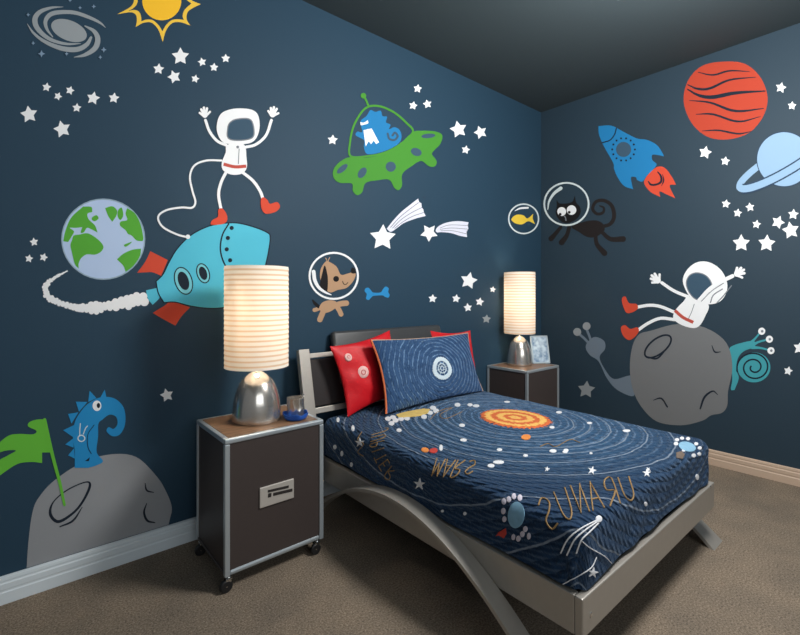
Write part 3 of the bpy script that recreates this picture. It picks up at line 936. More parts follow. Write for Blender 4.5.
def make_nightstand(loc, label):
    t = thing('nightstand', label, 'nightstand', loc, 0, 'black trunk nightstands')
    w, dd = NW / 2, ND / 2
    e = 0.020
    obj('body', MB().box((0, 0, (NB + NH) / 2), (NW - 0.012, ND - 0.012, NH - NB - 0.012)), DARKBOX, t)
    obj('wood_top', MB().box((0, 0, NH - 0.004), (NW - 2 * e, ND - 2 * e, 0.012)), WOOD, t)
    for sx in (-1, 1):
        for sy in (-1, 1):
            mb = MB().box((sx * (w - e / 2), sy * (dd - e / 2), (NB + NH - e) / 2), (e, e, NH - NB - e + 0.002), 0.003)
            obj('corner_trim', mb, ALU, t)
    for sy in (-1, 1):
        obj('top_trim', MB().box((0, sy * (dd - e / 2), NH - e / 2 + 0.002), (NW, e, e), 0.005), ALU, t)
        obj('bottom_rail', MB().box((0, sy * (dd - e / 2), NB + e / 2), (NW - 2 * e, e * 0.9, e), 0.007), ALU, t)
    for sx in (-1, 1):
        obj('top_trim', MB().box((sx * (w - e / 2), 0, NH - e / 2 + 0.002), (e, ND - 2 * e, e), 0.003), ALU, t)
        obj('bottom_rail', MB().box((sx * (w - 0.007), 0, NB + 0.007), (0.0135, ND - 2 * e, 0.014), 0.004), DARKBOX, t)
    # label holder with two slots in the middle of the front
    yf = -dd + 0.006
    pl = obj('label_plate', MB().box((-0.003, yf - 0.003, 0.325), (0.150, 0.008, 0.082), 0.003), PLATE, t)
    a = Matrix.Rotation(math.radians(4), 3, 'Y')
    obj('slot', MB().box((0.001, yf - 0.0075, 0.342), (0.092, 0.003, 0.010), 0.001, a), SLOT, pl)
    obj('slot', MB().box((0.021, yf - 0.0075, 0.323), (0.086, 0.003, 0.012), 0.001, a), SLOT, pl)
    obj('slot', MB().box((-0.037, yf - 0.0075, 0.327), (0.014, 0.003, 0.016), 0.001, a), SLOT, pl)
    for sx in (-1, 1):
        for sy in (-1, 1):
            x, y = sx * (w - 0.022), sy * (dd - 0.022)
            ox, oy = -0.014, -0.012
            f = MB().lathe([(0.001, NB + 0.004), (0.008, NB + 0.004), (0.008, NB - 0.006), (0.013, NB - 0.008), (0.013, NB - 0.014), (0.001, NB - 0.014)], (x, y, 0), 16)
            for q in (-1, 1):
                f.box((x + ox * 0.5, y + oy * 0.5 + q * 0.013, 0.036), (0.020, 0.003, 0.030), 0.001)
            f.box((x + ox * 0.3, y + oy * 0.5, 0.050), (0.024, 0.029, 0.004), 0.001)
            fk = obj('caster', f, CHROME2, t, smooth=30)
            wm = MB().lathe([(0.003, -0.009), (0.020, -0.009), (0.0235, -0.006), (0.0235, 0.006), (0.020, 0.009), (0.003, 0.009)], (0, 0, 0), 28)
            M = Matrix.Translation((x + ox, y + oy, 0.0240)) @ Matrix.Rotation(PI / 2, 4, 'X')
            wm.v = [M @ v for v in wm.v]
            obj('wheel', wm, RUBBER, fk, smooth=30)
    return t


NS1 = Vector((-2.728, -0.307, 0))
NS2 = Vector((-0.555, -0.190, 0))
ns = make_nightstand(NS1, 'near black trunk style nightstand on casters left of the bed')
copy_thing(ns, NS2, 'far black trunk style nightstand in the room corner right of the bed', ('label_plate',))

# ------------------------------------------------------------------ lamps
def shade_material():
    m = bpy.data.materials.new('pleated_paper_shade')
    m.use_nodes = True
    nt = m.node_tree
    out = nt.nodes['Material Output']
    nt.nodes.remove(nt.nodes['Principled BSDF'])
    tc = nt.nodes.new('ShaderNodeTexCoord')
    sp = nt.nodes.new('ShaderNodeSeparateXYZ')
    nt.links.new(tc.outputs['Object'], sp.inputs['Vector'])
    k = nt.nodes.new('ShaderNodeMath')
    k.operation = 'MULTIPLY'
    k.inputs[1].default_value = 2 * PI / 0.0214
    nt.links.new(sp.outputs['Z'], k.inputs[0])
    sn = nt.nodes.new('ShaderNodeMath')
    sn.operation = 'SINE'
    nt.links.new(k.outputs[0], sn.inputs[0])
    r = nt.nodes.new('ShaderNodeValToRGB')
    mr = nt.nodes.new('ShaderNodeMapRange')
    mr.inputs['From Min'].default_value = -1
    nt.links.new(sn.outputs[0], mr.inputs['Value'])
    nt.links.new(mr.outputs['Result'], r.inputs['Fac'])
    r.color_ramp.elements[0].position = 0.06
    r.color_ramp.elements[1].position = 0.42
    r.color_ramp.elements[0].color = (*s2l((238, 216, 190)), 1)
    r.color_ramp.elements[1].color = (*s2l((252, 249, 243)), 1)
    df = nt.nodes.new('ShaderNodeBsdfDiffuse')
    tr = nt.nodes.new('ShaderNodeBsdfTranslucent')
    mx = nt.nodes.new('ShaderNodeMixShader')
    mx.inputs[0].default_value = 0.45
    nt.links.new(r.outputs['Color'], df.inputs['Color'])
    nt.links.new(r.outputs['Color'], tr.inputs['Color'])
    nt.links.new(df.outputs[0], mx.inputs[1])
    nt.links.new(tr.outputs[0], mx.inputs[2])
    nt.links.new(mx.outputs[0], out.inputs['Surface'])
    return m


SHADE = shade_material()
BULB = bpy.data.materials.new('glowing_bulb')
BULB.use_nodes = True
_b = BULB.node_tree.nodes['Principled BSDF']
_b.inputs['Emission Color'].default_value = (1, 0.80, 0.56, 1)
_b.inputs['Emission Strength'].default_value = 6.0


def make_lamp(loc, label, rs, z0, z1, rb, hb, watts):
    t = thing('table_lamp', label, 'lamp', loc, 0, 'chrome table lamps')
    prof = [(0.002, 0), (rb * 0.97, 0.0), (rb, 0.006), (rb * 0.985, hb * 0.2), (rb * 0.94, hb * 0.4), (rb * 0.84, hb * 0.6),
            (rb * 0.70, hb * 0.76), (rb * 0.52, hb * 0.88), (rb * 0.30, hb * 0.965), (0.014, hb), (0.010, hb + 0.004)]
    pr = smooth_open(prof[2:], 4)
    obj('base', MB().lathe(prof[:2] + pr, n=64), CHROME, t, smooth=50)
    mb = MB().lathe([(0.0005, hb), (0.010, hb), (0.010, hb + 0.02), (0.007, hb + 0.03), (0.007, z0 + 0.06), (0.016, z0 + 0.065), (0.016, z0 + 0.11), (0.0005, z0 + 0.11)], n=20)
    obj('stem', mb, CHROME2, t, smooth=40)
    # pleated drum: fine horizontal ribs
    n = int(round((z1 - z0) / 0.0214)) * 6
    outp = []
    for i in range(n + 1):
        z = z0 + (z1 - z0) * i / n
        outp.append((rs - 0.0008 + 0.0008 * math.cos(2 * PI * z / 0.0214), z))
    inn = [(r - 0.003, z) for r, z in outp[::-1]]
    sh = obj('shade', MB().lathe(outp + inn, n=72, close=True), SHADE, t, smooth=60)
    mb = MB()
    zc = z0 + 0.075
    for k in range(3):
        a = 2 * PI * k / 3 + 0.4
        mb.tube([(0.014 * math.cos(a), 0.014 * math.sin(a), zc), ((rs - 0.004) * math.cos(a), (rs - 0.004) * math.sin(a), z0 + 0.02)], 0.002, 6)
    obj('shade_carrier', mb, CHROME2, sh)
    bl = [(0.012, z0 + 0.11), (0.014, z0 + 0.13), (0.028, z0 + 0.165), (0.031, z0 + 0.19), (0.022, z0 + 0.214), (0.001, z0 + 0.222)]
    obj('bulb', MB().lathe(smooth_open(bl, 3), n=24), BULB, t, smooth=179)
    for dz in (0.28, 0.62):
        L = bpy.data.lights.new('lamp_light', 'POINT')
        L.energy = watts / 2
        L.color = (1.0, 0.92, 0.80)
        L.shadow_soft_size = 0.03
        lo = bpy.data.objects.new('lamp_light', L)
        lo.location = Vector(loc) + Vector((0, 0, z0 + (z1 - z0) * dz))
        COL.objects.link(lo)
    return t


ZT = NH + 0.003
make_lamp((-2.739, -0.300, ZT), 'large chrome lamp with tall ribbed white shade on the near nightstand', 0.1370, 0.236, 0.676, 0.104, 0.214, LAMP_W)
make_lamp((-0.565, -0.165, ZT), 'chrome lamp with narrow ribbed white shade on the far nightstand', 0.120, 0.245, 0.722, 0.096, 0.224, LAMP_W)

# cup and dish beside the near lamp
cx_, cy_ = CUP_AT
mb = MB()
n = 60
prof = [(0.003, 0.0), (0.042, 0.0), (0.049, 0.006), (0.053, 0.016), (0.056, 0.027), (0.0535, 0.027), (0.050, 0.016), (0.0465, 0.010), (0.041, 0.004), (0.003, 0.004)]
mb.lathe(prof, (0, 0, 0), n)
for i, v in enumerate(mb.v):
    a = math.atan2(v.y, v.x)
    k = max(0, v.z / 0.028)
    rr = 1 + 0.05 * k * math.sin(6 * a)
    mb.v[i] = Vector((v.x * rr, v.y * rr, v.z + 0.003 * k * math.sin(6 * a + 1))) + Vector((cx_, cy_, ZT))
o = obj('dish', mb, DISHBLUE, loc=(cx_, cy_, ZT), smooth=50)
tag(o, 'small bright blue dish with a wavy rim right of the near lamp', 'dish')
t = thing('tumbler', 'shiny chrome tumbler standing in the small blue dish', 'cup', (cx_, cy_, ZT + 0.0053))
obj('cup', MB().lathe([(0.002, 0), (0.036, 0), (0.038, 0.003), (0.038, 0.086), (0.0395, 0.089), (0.036, 0.089), (0.036, 0.006), (0.002, 0.006)], n=40), CHROME, t, smooth=40)
obj('spoon', MB().tube([(0.010, 0.0, 0.008), (0.033, -0.004, 0.085), (0.039, -0.005, 0.100)], [0.002, 0.002, 0.0026], 8), CHROME2, t, smooth=60)
mb = MB().tube([(-2.560, -0.235, ZT + 0.0062), (-2.530, -0.265, ZT + 0.0062)], 0.0038, 6)
o = obj('pencil', mb, PINK, loc=(-2.545, -0.25, ZT + 0.002))
tag(o, 'thin pinkish pencil lying beside the blue dish', 'pencil')

# photo frame on the far nightstand
def photo_material():
    m = mat('photo_pale_blue', (170, 195, 215), 0.35)
    nt = m.node_tree
    b = nt.nodes['Principled BSDF']
    tc = nt.nodes.new('ShaderNodeTexCoord')
    n = nt.nodes.new('ShaderNodeTexNoise')
    n.inputs['Scale'].default_value = 26
    n.inputs['Detail'].default_value = 3
    r = nt.nodes.new('ShaderNodeValToRGB')
    r.color_ramp.elements[0].position = 0.34
    r.color_ramp.elements[1].position = 0.62
    r.color_ramp.elements[0].color = (*s2l((110, 140, 172)), 1)
    r.color_ramp.elements[1].color = (*s2l((205, 222, 232)), 1)
    nt.links.new(tc.outputs['Object'], n.inputs['Vector'])
    nt.links.new(n.outputs['Fac'], r.inputs['Fac'])
    nt.links.new(r.outputs['Color'], b.inputs['Base Color'])
    return m


FRAMEW = mat('picture_frame_pale', (176, 190, 198), 0.4)
t = thing('picture_frame', 'pale blue picture in a thin frame leaning beside the far lamp', 'picture frame', (-0.385, -0.245, ZT), math.radians(-30))
RX = Matrix.Rotation(math.radians(-13), 4, 'X')
RY = RX
w_, h_ = 0.150, 0.222


def fb(parts):
    mb = MB()
    for c, s_ in parts:
        mb.box(c, s_, 0.002)
    mb.v = [RX @ v for v in mb.v]
    return mb


obj('frame', fb([((0, 0, h_ - 0.006), (w_, 0.012, 0.012)), ((0, 0, 0.006), (w_, 0.012, 0.012)), ((-w_ / 2 + 0.006, 0, h_ / 2), (0.012, 0.012, h_)), ((w_ / 2 - 0.006, 0, h_ / 2), (0.012, 0.012, h_))]), FRAMEW, t)
obj('picture', fb([((0, 0.001, h_ / 2), (w_ - 0.02, 0.005, h_ - 0.02))]), photo_material(), t)
obj('stand', MB().box((0, 0.082, 0.075), (0.05, 0.004, 0.16), 0.001, Matrix.Rotation(math.radians(20), 3, 'X')), FRAMEW, t)

# ------------------------------------------------------------------ bed
BX0, BX1 = -2.334, -1.126
BYH, BYF = -0.120, -1.596
bed = thing('bed_frame', 'silver single bed frame with curved legs and dark leather headboard', 'bed', ((BX0 + BX1) / 2, -0.87, 0))
BL = bed.location.copy()


def bobj(name, mb, m, parent=None, **k):
    mb.v = [v - BL for v in mb.v]
    return obj(name, mb, m, parent or bed, **k)


rt = 0.026
zb, zt = 0.174, 0.287
for x in (BX0 + rt / 2, BX1 - rt / 2):
    bobj('side_rail', MB().box((x, (BYH + BYF + rt) / 2, (zb + zt) / 2), (rt, BYH - BYF - rt, zt - zb), 0.003), FRAME)
bobj('foot_rail', MB().box(((BX0 + BX1) / 2, BYF + rt / 2, (zb + zt) / 2), (BX1 - BX0, rt, zt - zb), 0.004), FRAME)
bobj('mattress_support', MB().box(((BX0 + BX1) / 2, -0.86, 0.215), (BX1 - BX0 - 2 * rt - 0.004, 1.40, 0.03), 0.003), LEATHER2)
bobj('rail_bolt', MB().box((BX0 + 0.045, BYF - 0.001, 0.225), (0.010, 0.004, 0.014), 0.001), CHROME2)
bobj('rail_bolt', MB().box((BX1 - 0.06, BYF - 0.001, 0.282), (0.012, 0.004, 0.010), 0.001), CHROME2)
# arched legs bent from flat bar
for xa, xb in ((BX0 - 0.070, BX0 - 0.002), (BX1 + 0.002, BX1 + 0.070)):
    mb = MB()
    vs, fs = [], []
    N = 48
    half = 0.695 if xa < -2 else 0.775
    th_ = 0.014
    for i in range(N + 1):
        q = -1 + 2 * i / N
        y = -0.835 + (0.695 if q > 0 else half) * q
        inset = 0.0 if xa < -2 else 0.055 * max(0.0, -q) ** 3
        z = 0.325 * (1 - q * q)
        dy, dz = 0.695, -0.65 * q
        l = math.hypot(dy, dz)
        ny, nz = -dz / l, dy / l
        a = Vector((0, y + ny * th_ * 0.0, z))
        b_ = Vector((0, y - ny * th_, z - nz * th_))
        if i in (0, N):
            b_ = Vector((0, y - (0.018 if i == N else -0.018), 0))
            a.z = 0
        b_.z = max(b_.z, 0)
        for x in (xa - inset, xb):
            vs += [Vector((x, a.y, a.z)), Vector((x, b_.y, b_.z))]
    for i in range(N):
        k, j = 4 * i, 4 * i + 4
        fs += [(k, j, j + 2, k + 2), (k + 1, k + 3, j + 3, j + 1), (k, k + 1, j + 1, j), (k + 2, j + 2, j + 3, k + 3)]
    fs += [(0, 2, 3, 1), (4 * N, 4 * N + 1, 4 * N + 3, 4 * N + 2)]
    mb.add(vs, fs)
    bobj('curved_leg', mb, FRAME, smooth=40)

# headboard
HX0, HX1 = -2.425, -1.215


def lean_y(z):
    return -0.150 + (z - 0.5) * 0.22


hb_tilt = Matrix.Rotation(math.atan(-0.22), 3, 'X')
hl = math.hypot(1, 0.22)
for x in (HX0, HX1):
    zl, zh = (0.20, 0.848) if x < -2 else (0.516, 0.82)
    zc = (zl + zh) / 2
    bobj('headboard_post', MB().box((x + 0.031 * (1 if x < -2 else -1), lean_y(zc), zc), (0.062, 0.034 if x < -2 else 0.022, (zh - zl) * hl), 0.003, hb_tilt), FRAME)
for z, hh in ((0.812, 0.026), (0.530, 0.030)):
    bobj('headboard_crossbar', MB().box(((HX0 + HX1) / 2, lean_y(z), z), (HX1 - HX0 - 0.06, 0.022, hh), 0.003, hb_tilt), FRAME)
zc = 0.67
bobj('headboard_panel', MB().box(((HX0 + HX1) / 2, lean_y(zc) + 0.012, zc), (HX1 - HX0 - 0.09, 0.014, 0.25), 0.004, hb_tilt), LEATHER2)
zc = 0.79
cushion = MB().box((-1.760, lean_y(zc) + 0.024, zc - 0.012), (0.870, 0.050, 0.31), 0.022, hb_tilt, seg=5)
bobj('headboard_cushion', cushion, LEATHER, smooth=50)

# ------------------------------------------------------------------ quilt: a rounded shell of cloth over the mattress
QXC, QYC = -1.730, -0.866
QU, QV, QR = 0.548, 0.672, 0.050
ARC = QR * PI / 2
DROP = 0.190
SUN = (-1.577 - QXC, -0.838 - QYC)


def quilt_point(u, v, lift=0.0):
    eu = max(0.0, abs(u) - QU)
    ev = max(0.0, abs(v) - QV)
    d = math.hypot(eu, ev)
    bx = max(-QU, min(QU, u))
    by = max(-QV, min(QV, v))
    s_ = (v + QV) / (2 * QV)
    top = 0.484 + 0.010 * max(0, min(1, s_)) + 0.012 * (1 - (bx / QU) ** 2)
    # soft body of the cloth
    top += 0.004 * noise.noise(Vector((u * 5, v * 5, 0.3)))
    if d < 1e-9:
        return Vector((QXC + bx, QYC + by, top + lift))
    nx, ny = math.copysign(eu, u) / d, math.copysign(ev, v) / d
    if d < ARC:
        a = d / QR
        h, g = QR * math.sin(a), QR * (1 - math.cos(a))
        no = Vector((nx * math.sin(a), ny * math.sin(a), math.cos(a)))
    else:
        q = d - ARC
        h, g = QR, QR + q
        no = Vector((nx, ny, 0.0))
        w = min(1.0, q / 0.08)
        h += 0.003 * w * math.sin((u - v) * 23 + 2 * math.sin((u - v) * 9)) - 0.003 * w
    p = Vector((QXC + bx + nx * h, QYC + by + ny * h, top - g))
    return p + no * lift


def quilt_mesh():
    mb = MB()
    uvs = []
    dmax = ARC + DROP - QR
    NU, NV = 150, 170
    for j in range(NV + 1):
        v = (-1 + 2 * j / NV) * (QV + dmax)
        for i in range(NU + 1):
            u = (-1 + 2 * i / NU) * (QU + dmax)
            eu, ev = max(0, abs(u) - QU), max(0, abs(v) - QV)
            d = math.hypot(eu, ev)
            uu, vv = u, v
            if d > dmax:
                uu = math.copysign(min(abs(u), QU + eu * dmax / d), u)
                vv = math.copysign(min(abs(v), QV + ev * dmax / d), v)
            mb.v.append(quilt_point(uu, vv))
            uvs.append((uu, vv))
    for j in range(NV):
        for i in range(NU):
            a = j * (NU + 1) + i
            mb.f.append((a, a + 1, a + NU + 2, a + NU + 1))
    return mb, uvs


class NG:
    """short hand for math nodes"""

    def __init__(s, m):
        s.nt = m.node_tree

    def m(s, op, *a, clamp=False):
        n = s.nt.nodes.new('ShaderNodeMath')
        n.operation = op
        n.use_clamp = clamp
        for i, x in enumerate(a):
            if hasattr(x, 'is_output'):
                s.nt.links.new(x, n.inputs[i])
            else:
                n.inputs[i].default_value = x
        return n.outputs[0]

    def smooth(s, x, lo, hi):
        n = s.nt.nodes.new('ShaderNodeMapRange')
        n.interpolation_type = 'SMOOTHSTEP'
        n.inputs['From Min'].default_value = lo
        n.inputs['From Max'].default_value = hi
        s.nt.links.new(x, n.inputs['Value'])
        return n.outputs['Result']

    def mix(s, f, a, b):
        n = s.nt.nodes.new('ShaderNodeMix')
        n.data_type = 'RGBA'
        for k, x in ((0, f), (6, a), (7, b)):
            if hasattr(x, 'is_output'):
                s.nt.links.new(x, n.inputs[k])
            else:
                n.inputs[k].default_value = (*x, 1) if isinstance(x, tuple) else x
        return n.outputs[2]


def stitched_material(name, centre, ring, base, light, line, r_in, r_out, orbits, quilt_scale, aspect=1.0, crinkle=0.55):
    m = bpy.data.materials.new(name)
    m.use_nodes = True
    g = NG(m)
    nt = m.node_tree
    b = nt.nodes['Principled BSDF']
    b.inputs['Roughness'].default_value = 0.85
    b.inputs['Specular IOR Level'].default_value = 0.15
    b.inputs['Sheen Weight'].default_value = 0.25
    b.inputs['Sheen Roughness'].default_value = 0.5
    b.inputs['Sheen Tint'].default_value = (0.5, 0.7, 1.0, 1)
    uv = nt.nodes.new('ShaderNodeUVMap')
    uv.uv_map = 'UVMap'
    sp = nt.nodes.new('ShaderNodeSeparateXYZ')
    nt.links.new(uv.outputs[0], sp.inputs[0])
    nz = nt.nodes.new('ShaderNodeTexNoise')
    nz.inputs['Scale'].default_value = 9
    nz.inputs['Detail'].default_value = 3
    nt.links.new(uv.outputs[0], nz.inputs['Vector'])
    dx = g.m('DIVIDE', g.m('SUBTRACT', sp.outputs[0], centre[0]), aspect)
    dy = g.m('SUBTRACT', sp.outputs[1], centre[1])
    r = g.m('SQRT', g.m('ADD', g.m('MULTIPLY', dx, dx), g.m('MULTIPLY', dy, dy)))
    r = g.m('ADD', r, g.m('MULTIPLY', g.m('SUBTRACT', nz.outputs['Fac'], 0.5), 0.022))
    th = g.m('ARCTAN2', dy, dx)
    # concentric stitched rings
    wv = g.m('SINE', g.m('MULTIPLY', r, 2 * PI / ring))
    near = g.m('SUBTRACT', 1.0, g.smooth(r, r_in, r_out))
    nz3 = nt.nodes.new('ShaderNodeTexNoise')
    nz3.inputs['Scale'].default_value = 26
    nz3.inputs['Detail'].default_value = 5
    nz3.inputs['Roughness'].default_value = 0.7
    nt.links.new(uv.outputs[0], nz3.inputs['Vector'])
    worn = g.smooth(nz3.outputs['Fac'], 0.36, 0.66)
    lines = g.m('MULTIPLY', g.m('MULTIPLY', g.smooth(wv, 0.62, 0.98), near), worn)
    # puckers between stitches
    rows = g.m('FLOOR', g.m('DIVIDE', r, ring))
    pk = g.m('SINE', g.m('ADD', g.m('MULTIPLY', g.m('MULTIPLY', th, r), quilt_scale), g.m('MULTIPLY', rows, 2.4)))
    nz2 = nt.nodes.new('ShaderNodeTexNoise')
    nz2.inputs['Scale'].default_value = 60
    nz2.inputs['Detail'].default_value = 4
    nt.links.new(uv.outputs[0], nz2.inputs['Vector'])
    col = g.mix(g.m('MULTIPLY', near, g.m('ADD', 0.30, g.m('MULTIPLY', worn, 0.5))), base, light)
    col = g.mix(g.m('MULTIPLY', g.smooth(nz2.outputs['Fac'], 0.45, 0.80), 0.28), col, light)
    col = g.mix(g.m('MULTIPLY', lines, 0.70), col, line)
    orb = None
    for q in orbits:
        k = g.m('SUBTRACT', 1.0, g.smooth(g.m('ABSOLUTE', g.m('SUBTRACT', r, q)), 0.0018, 0.0042))
        orb = k if orb is None else g.m('MAXIMUM', orb, k)
    if orb is not None:
        col = g.mix(g.m('MULTIPLY', orb, 0.6), col, (0.36, 0.42, 0.50))
    nt.links.new(col, b.inputs['Base Color'])
    h = g.m('ADD', g.m('MULTIPLY', g.m('ABSOLUTE', g.m('SINE', g.m('MULTIPLY', r, PI / ring))), 1.0), g.m('MULTIPLY', pk, 0.25))
    h = g.m('ADD', h, g.m('MULTIPLY', nz2.outputs['Fac'], 0.9))
    h = g.m('ADD', h, g.m('MULTIPLY', nz3.outputs['Fac'], 1.3))
    bp = nt.nodes.new('ShaderNodeBump')
    bp.inputs['Strength'].default_value = crinkle
    bp.inputs['Distance'].default_value = 0.010
    nt.links.new(h, bp.inputs['Height'])
    nt.links.new(bp.outputs['Normal'], b.inputs['Normal'])
    return m


QUILT = stitched_material('quilt_navy_cotton', SUN, 0.036, (0.0095, 0.032, 0.080), (0.040, 0.118, 0.23), (0.26, 0.40, 0.62), 0.42, 0.85,
                          (0.285, 0.36, 0.45, 0.52, 0.60, 0.71, 0.885, 1.04, 1.19), 130, 1.0, 1.0)
quilt = thing('quilt', 'navy solar system quilt covering the bed with an orange stitched sun', 'quilt', (QXC, QYC, 0.262))
QL = quilt.location.copy()
qm, quv = quilt_mesh()
qbvh = BVHTree.FromPolygons([tuple(v) for v in qm.v], qm.f)
qc = MB()
qc.v, qc.f = [v - QL for v in qm.v], qm.f
qo = obj('cloth', qc, QUILT, quilt, smooth=179, uvs=quv, merge=0)

THREAD = mat('thread_white', (226, 228, 232), 0.8)
LILAC = mat('patch_lilac_white', (214, 208, 222), 0.8)
GOLD = mat('thread_gold', (152, 122, 80), 0.8)
PATCHBLUE = mat('patch_pale_blue', (132, 178, 206), 0.85, mottled=0.2)
PATCHRED = mat('patch_red', (196, 62, 52), 0.85)
PATCHORANGE = mat('patch_orange', (226, 138, 66), 0.85, mottled=0.2)
PATCHYELLOW = mat('patch_yellow', (222, 190, 110), 0.85, mottled=0.25)
PATCHBROWN = mat('patch_brown', (112, 98, 88), 0.85, mottled=0.2)


def on_quilt(px, py, lift):
    hit = qbvh.ray_cast(CAM, ray(px, py).normalized())
    if hit[0] is None:
        hit = qbvh.find_nearest(CAM + ray(px, py) * 2.2)
    n = hit[1] if hit[1].dot(CAM - hit[0]) > 0 else -hit[1]
    return hit[0] + n * lift - QL


def cloth_patch(name, polys, m, lift=0.003, parent=None):
    """appliqué patch; outline traced on the quilt"""
    mb = MB()
    for pts in polys:
        n = len(pts)
        c = (sum(p[0] for p in pts) / n, sum(p[1] for p in pts) / n)
        mid = [((p[0] + c[0]) / 2, (p[1] + c[1]) / 2) for p in pts]
        V = [on_quilt(*p, lift) for p in pts] + [on_quilt(*p, lift * 1.3) for p in mid] + [on_quilt(*c, lift * 1.3)] + [on_quilt(*p, -0.001) for p in pts]
        F = [(i, (i + 1) % n, n + (i + 1) % n, n + i) for i in range(n)] + [(n + i, n + (i + 1) % n, 2 * n) for i in range(n)]
        F += [(i, 2 * n + 1 + i, 2 * n + 1 + (i + 1) % n, (i + 1) % n) for i in range(n)]
        mb.add(V, F)
    return obj(name, mb, m, parent or quilt, merge=0, smooth=40)


def stitch(name, pts3, r, m, parent=None):
    mb = MB()
    for g in pts3:
        mb.tube(g, r, 5)
    return obj(name, mb, m, parent or quilt, merge=0, smooth=60)


def stitch_px(name, groups, r, m, parent=None):
    return stitch(name, [[on_quilt(*p, 0.002) for p in smooth_open(g, 4)] for g in groups], r, m, parent)


# orange sun of ragged rings, laid out on the cloth itself
def sun_patch():
    m = bpy.data.materials.new('sun_applique_orange')
    m.use_nodes = True
    g = NG(m)
    nt = m.node_tree
    b = nt.nodes['Principled BSDF']
    b.inputs['Roughness'].default_value = 0.9
    uv = nt.nodes.new('ShaderNodeUVMap')
    uv.uv_map = 'UVMap'
    sp = nt.nodes.new('ShaderNodeSeparateXYZ')
    nt.links.new(uv.outputs[0], sp.inputs[0])
    nz = nt.nodes.new('ShaderNodeTexNoise')
    nz.inputs['Scale'].default_value = 55
    nz.inputs['Detail'].default_value = 3
    nt.links.new(uv.outputs[0], nz.inputs['Vector'])
    r = g.m('SQRT', g.m('ADD', g.m('MULTIPLY', sp.outputs[0], sp.outputs[0]), g.m('MULTIPLY', sp.outputs[1], sp.outputs[1])))
    r = g.m('ADD', r, g.m('MULTIPLY', g.m('SUBTRACT', nz.outputs['Fac'], 0.5), 0.05))
    w = g.smooth(g.m('SINE', g.m('MULTIPLY', r, 2 * PI / 0.062)), -0.5, 0.6)
    col = g.mix(w, s2l((212, 104, 54)), s2l((238, 186, 98)))
    nt.links.new(col, b.inputs['Base Color'])
    bp = nt.nodes.new('ShaderNodeBump')
    bp.inputs['Distance'].default_value = 0.008
    nt.links.new(nz.outputs['Fac'], bp.inputs['Height'])
    nt.links.new(bp.outputs['Normal'], b.inputs['Normal'])
    mb = MB()
    uvs = []
    NR, NT = 9, 88
    R = 0.184
    for j in range(NR + 1):
        for i in range(NT):
            a = 2 * PI * i / NT
            rr = R * j / NR
            if j == NR:
                rr *= (1.0, 0.91)[i % 2] + 0.03 * math.sin(i * 2.3)
            x, y = rr * math.cos(a), rr * math.sin(a)
            mb.v.append(quilt_point(SUN[0] + x, SUN[1] + y, 0.004 if j < NR else 0.0005) - QL)
            uvs.append((x, y))
    for j in range(NR):
        for i in range(NT):
            mb.f.append((j * NT + i, j * NT + (i + 1) % NT, (j + 1) * NT + (i + 1) % NT, (j + 1) * NT + i))
    obj('sun_applique', mb, m, quilt, smooth=179, uvs=uvs, merge=0)


sun_patch()

# planet names stitched along the orbits
GL = {'M': [[(0, 0), (0.12, 1), (0.45, 0.25), (0.8, 1), (0.95, 0)]], 'A': [[(0, 0), (0.45, 1), (0.9, 0)], [(0.2, 0.38), (0.7, 0.38)]],
      'R': [[(0, 0), (0.05, 1), (0.6, 0.95), (0.65, 0.6), (0.08, 0.5), (0.75, 0)]], 'S': [[(0.75, 0.85), (0.4, 1), (0.08, 0.8), (0.3, 0.55), (0.7, 0.35), (0.55, 0.05), (0.05, 0.1)]],
      'U': [[(0.02, 1), (0.08, 0.25), (0.4, 0), (0.72, 0.25), (0.78, 1)]], 'N': [[(0, 0), (0.08, 1), (0.68, 0.02), (0.78, 1)]],
      'J': [[(0.65, 1), (0.62, 0.2), (0.3, 0), (0.02, 0.25)]], 'P': [[(0, 0), (0.05, 1), (0.6, 0.95), (0.65, 0.6), (0.06, 0.48)]], 'I': [[(0.2, 0), (0.25, 1)]],
      'T': [[(0.0, 1), (0.8, 1)], [(0.4, 1), (0.38, 0)]], 'E': [[(0.7, 1), (0.05, 1), (0.0, 0), (0.7, 0)], [(0.03, 0.52), (0.55, 0.52)]],
      'V': [[(0, 1), (0.4, 0), (0.8, 1)]]}


def lerp_line(pts, s):
    k = min(len(pts) - 2, int(s * (len(pts) - 1)))
    t = s * (len(pts) - 1) - k
    q = [tuple(2 * x - y for x, y in zip(pts[0], pts[1]))] + list(pts) + [tuple(2 * x - y for x, y in zip(pts[-1], pts[-2]))]
    return crom(q[k], q[k + 1], q[k + 2], q[k + 3], t)


def word(text, foot, head, thread=0.0026):
    """letters stitched between a foot line and a head line traced on the quilt"""
    n = len(text)
    for k, ch in enumerate(text):
        groups = []
        for g in GL[ch]:
            fine = smooth_open(g, 3) if ch in 'SUJRP' else [((1 - t) * p[0] + t * q[0], (1 - t) * p[1] + t * q[1]) for p, q in zip(g[:-1], g[1:]) for t in (0, 0.34, 0.67)] + [g[-1]]
            pts = []
            for x, y in fine:
                s_ = min(1.0, (k + x * 0.85) / n)
                f, h = lerp_line(foot, s_), lerp_line(head, s_)
                pts.append(on_quilt(f[0] + (h[0] - f[0]) * y, f[1] + (h[1] - f[1]) * y, 0.002))
            groups.append(pts)
        stitch('letter', groups, thread, GOLD)


word('MARS', [(437, 458.6), (458, 460.6), (481, 460.2)], [(431, 475.7), (450, 477), (477, 473)])
word('JUPITER', [(389, 427), (384, 443), (387, 457), (396, 473)], [(372, 432), (371, 446), (377, 463), (391, 485)], 0.0023)
word('URANUS', [(636, 499), (604, 508), (575, 517), (545, 536)], [(629, 477), (596, 481), (565, 488), (530, 504)])

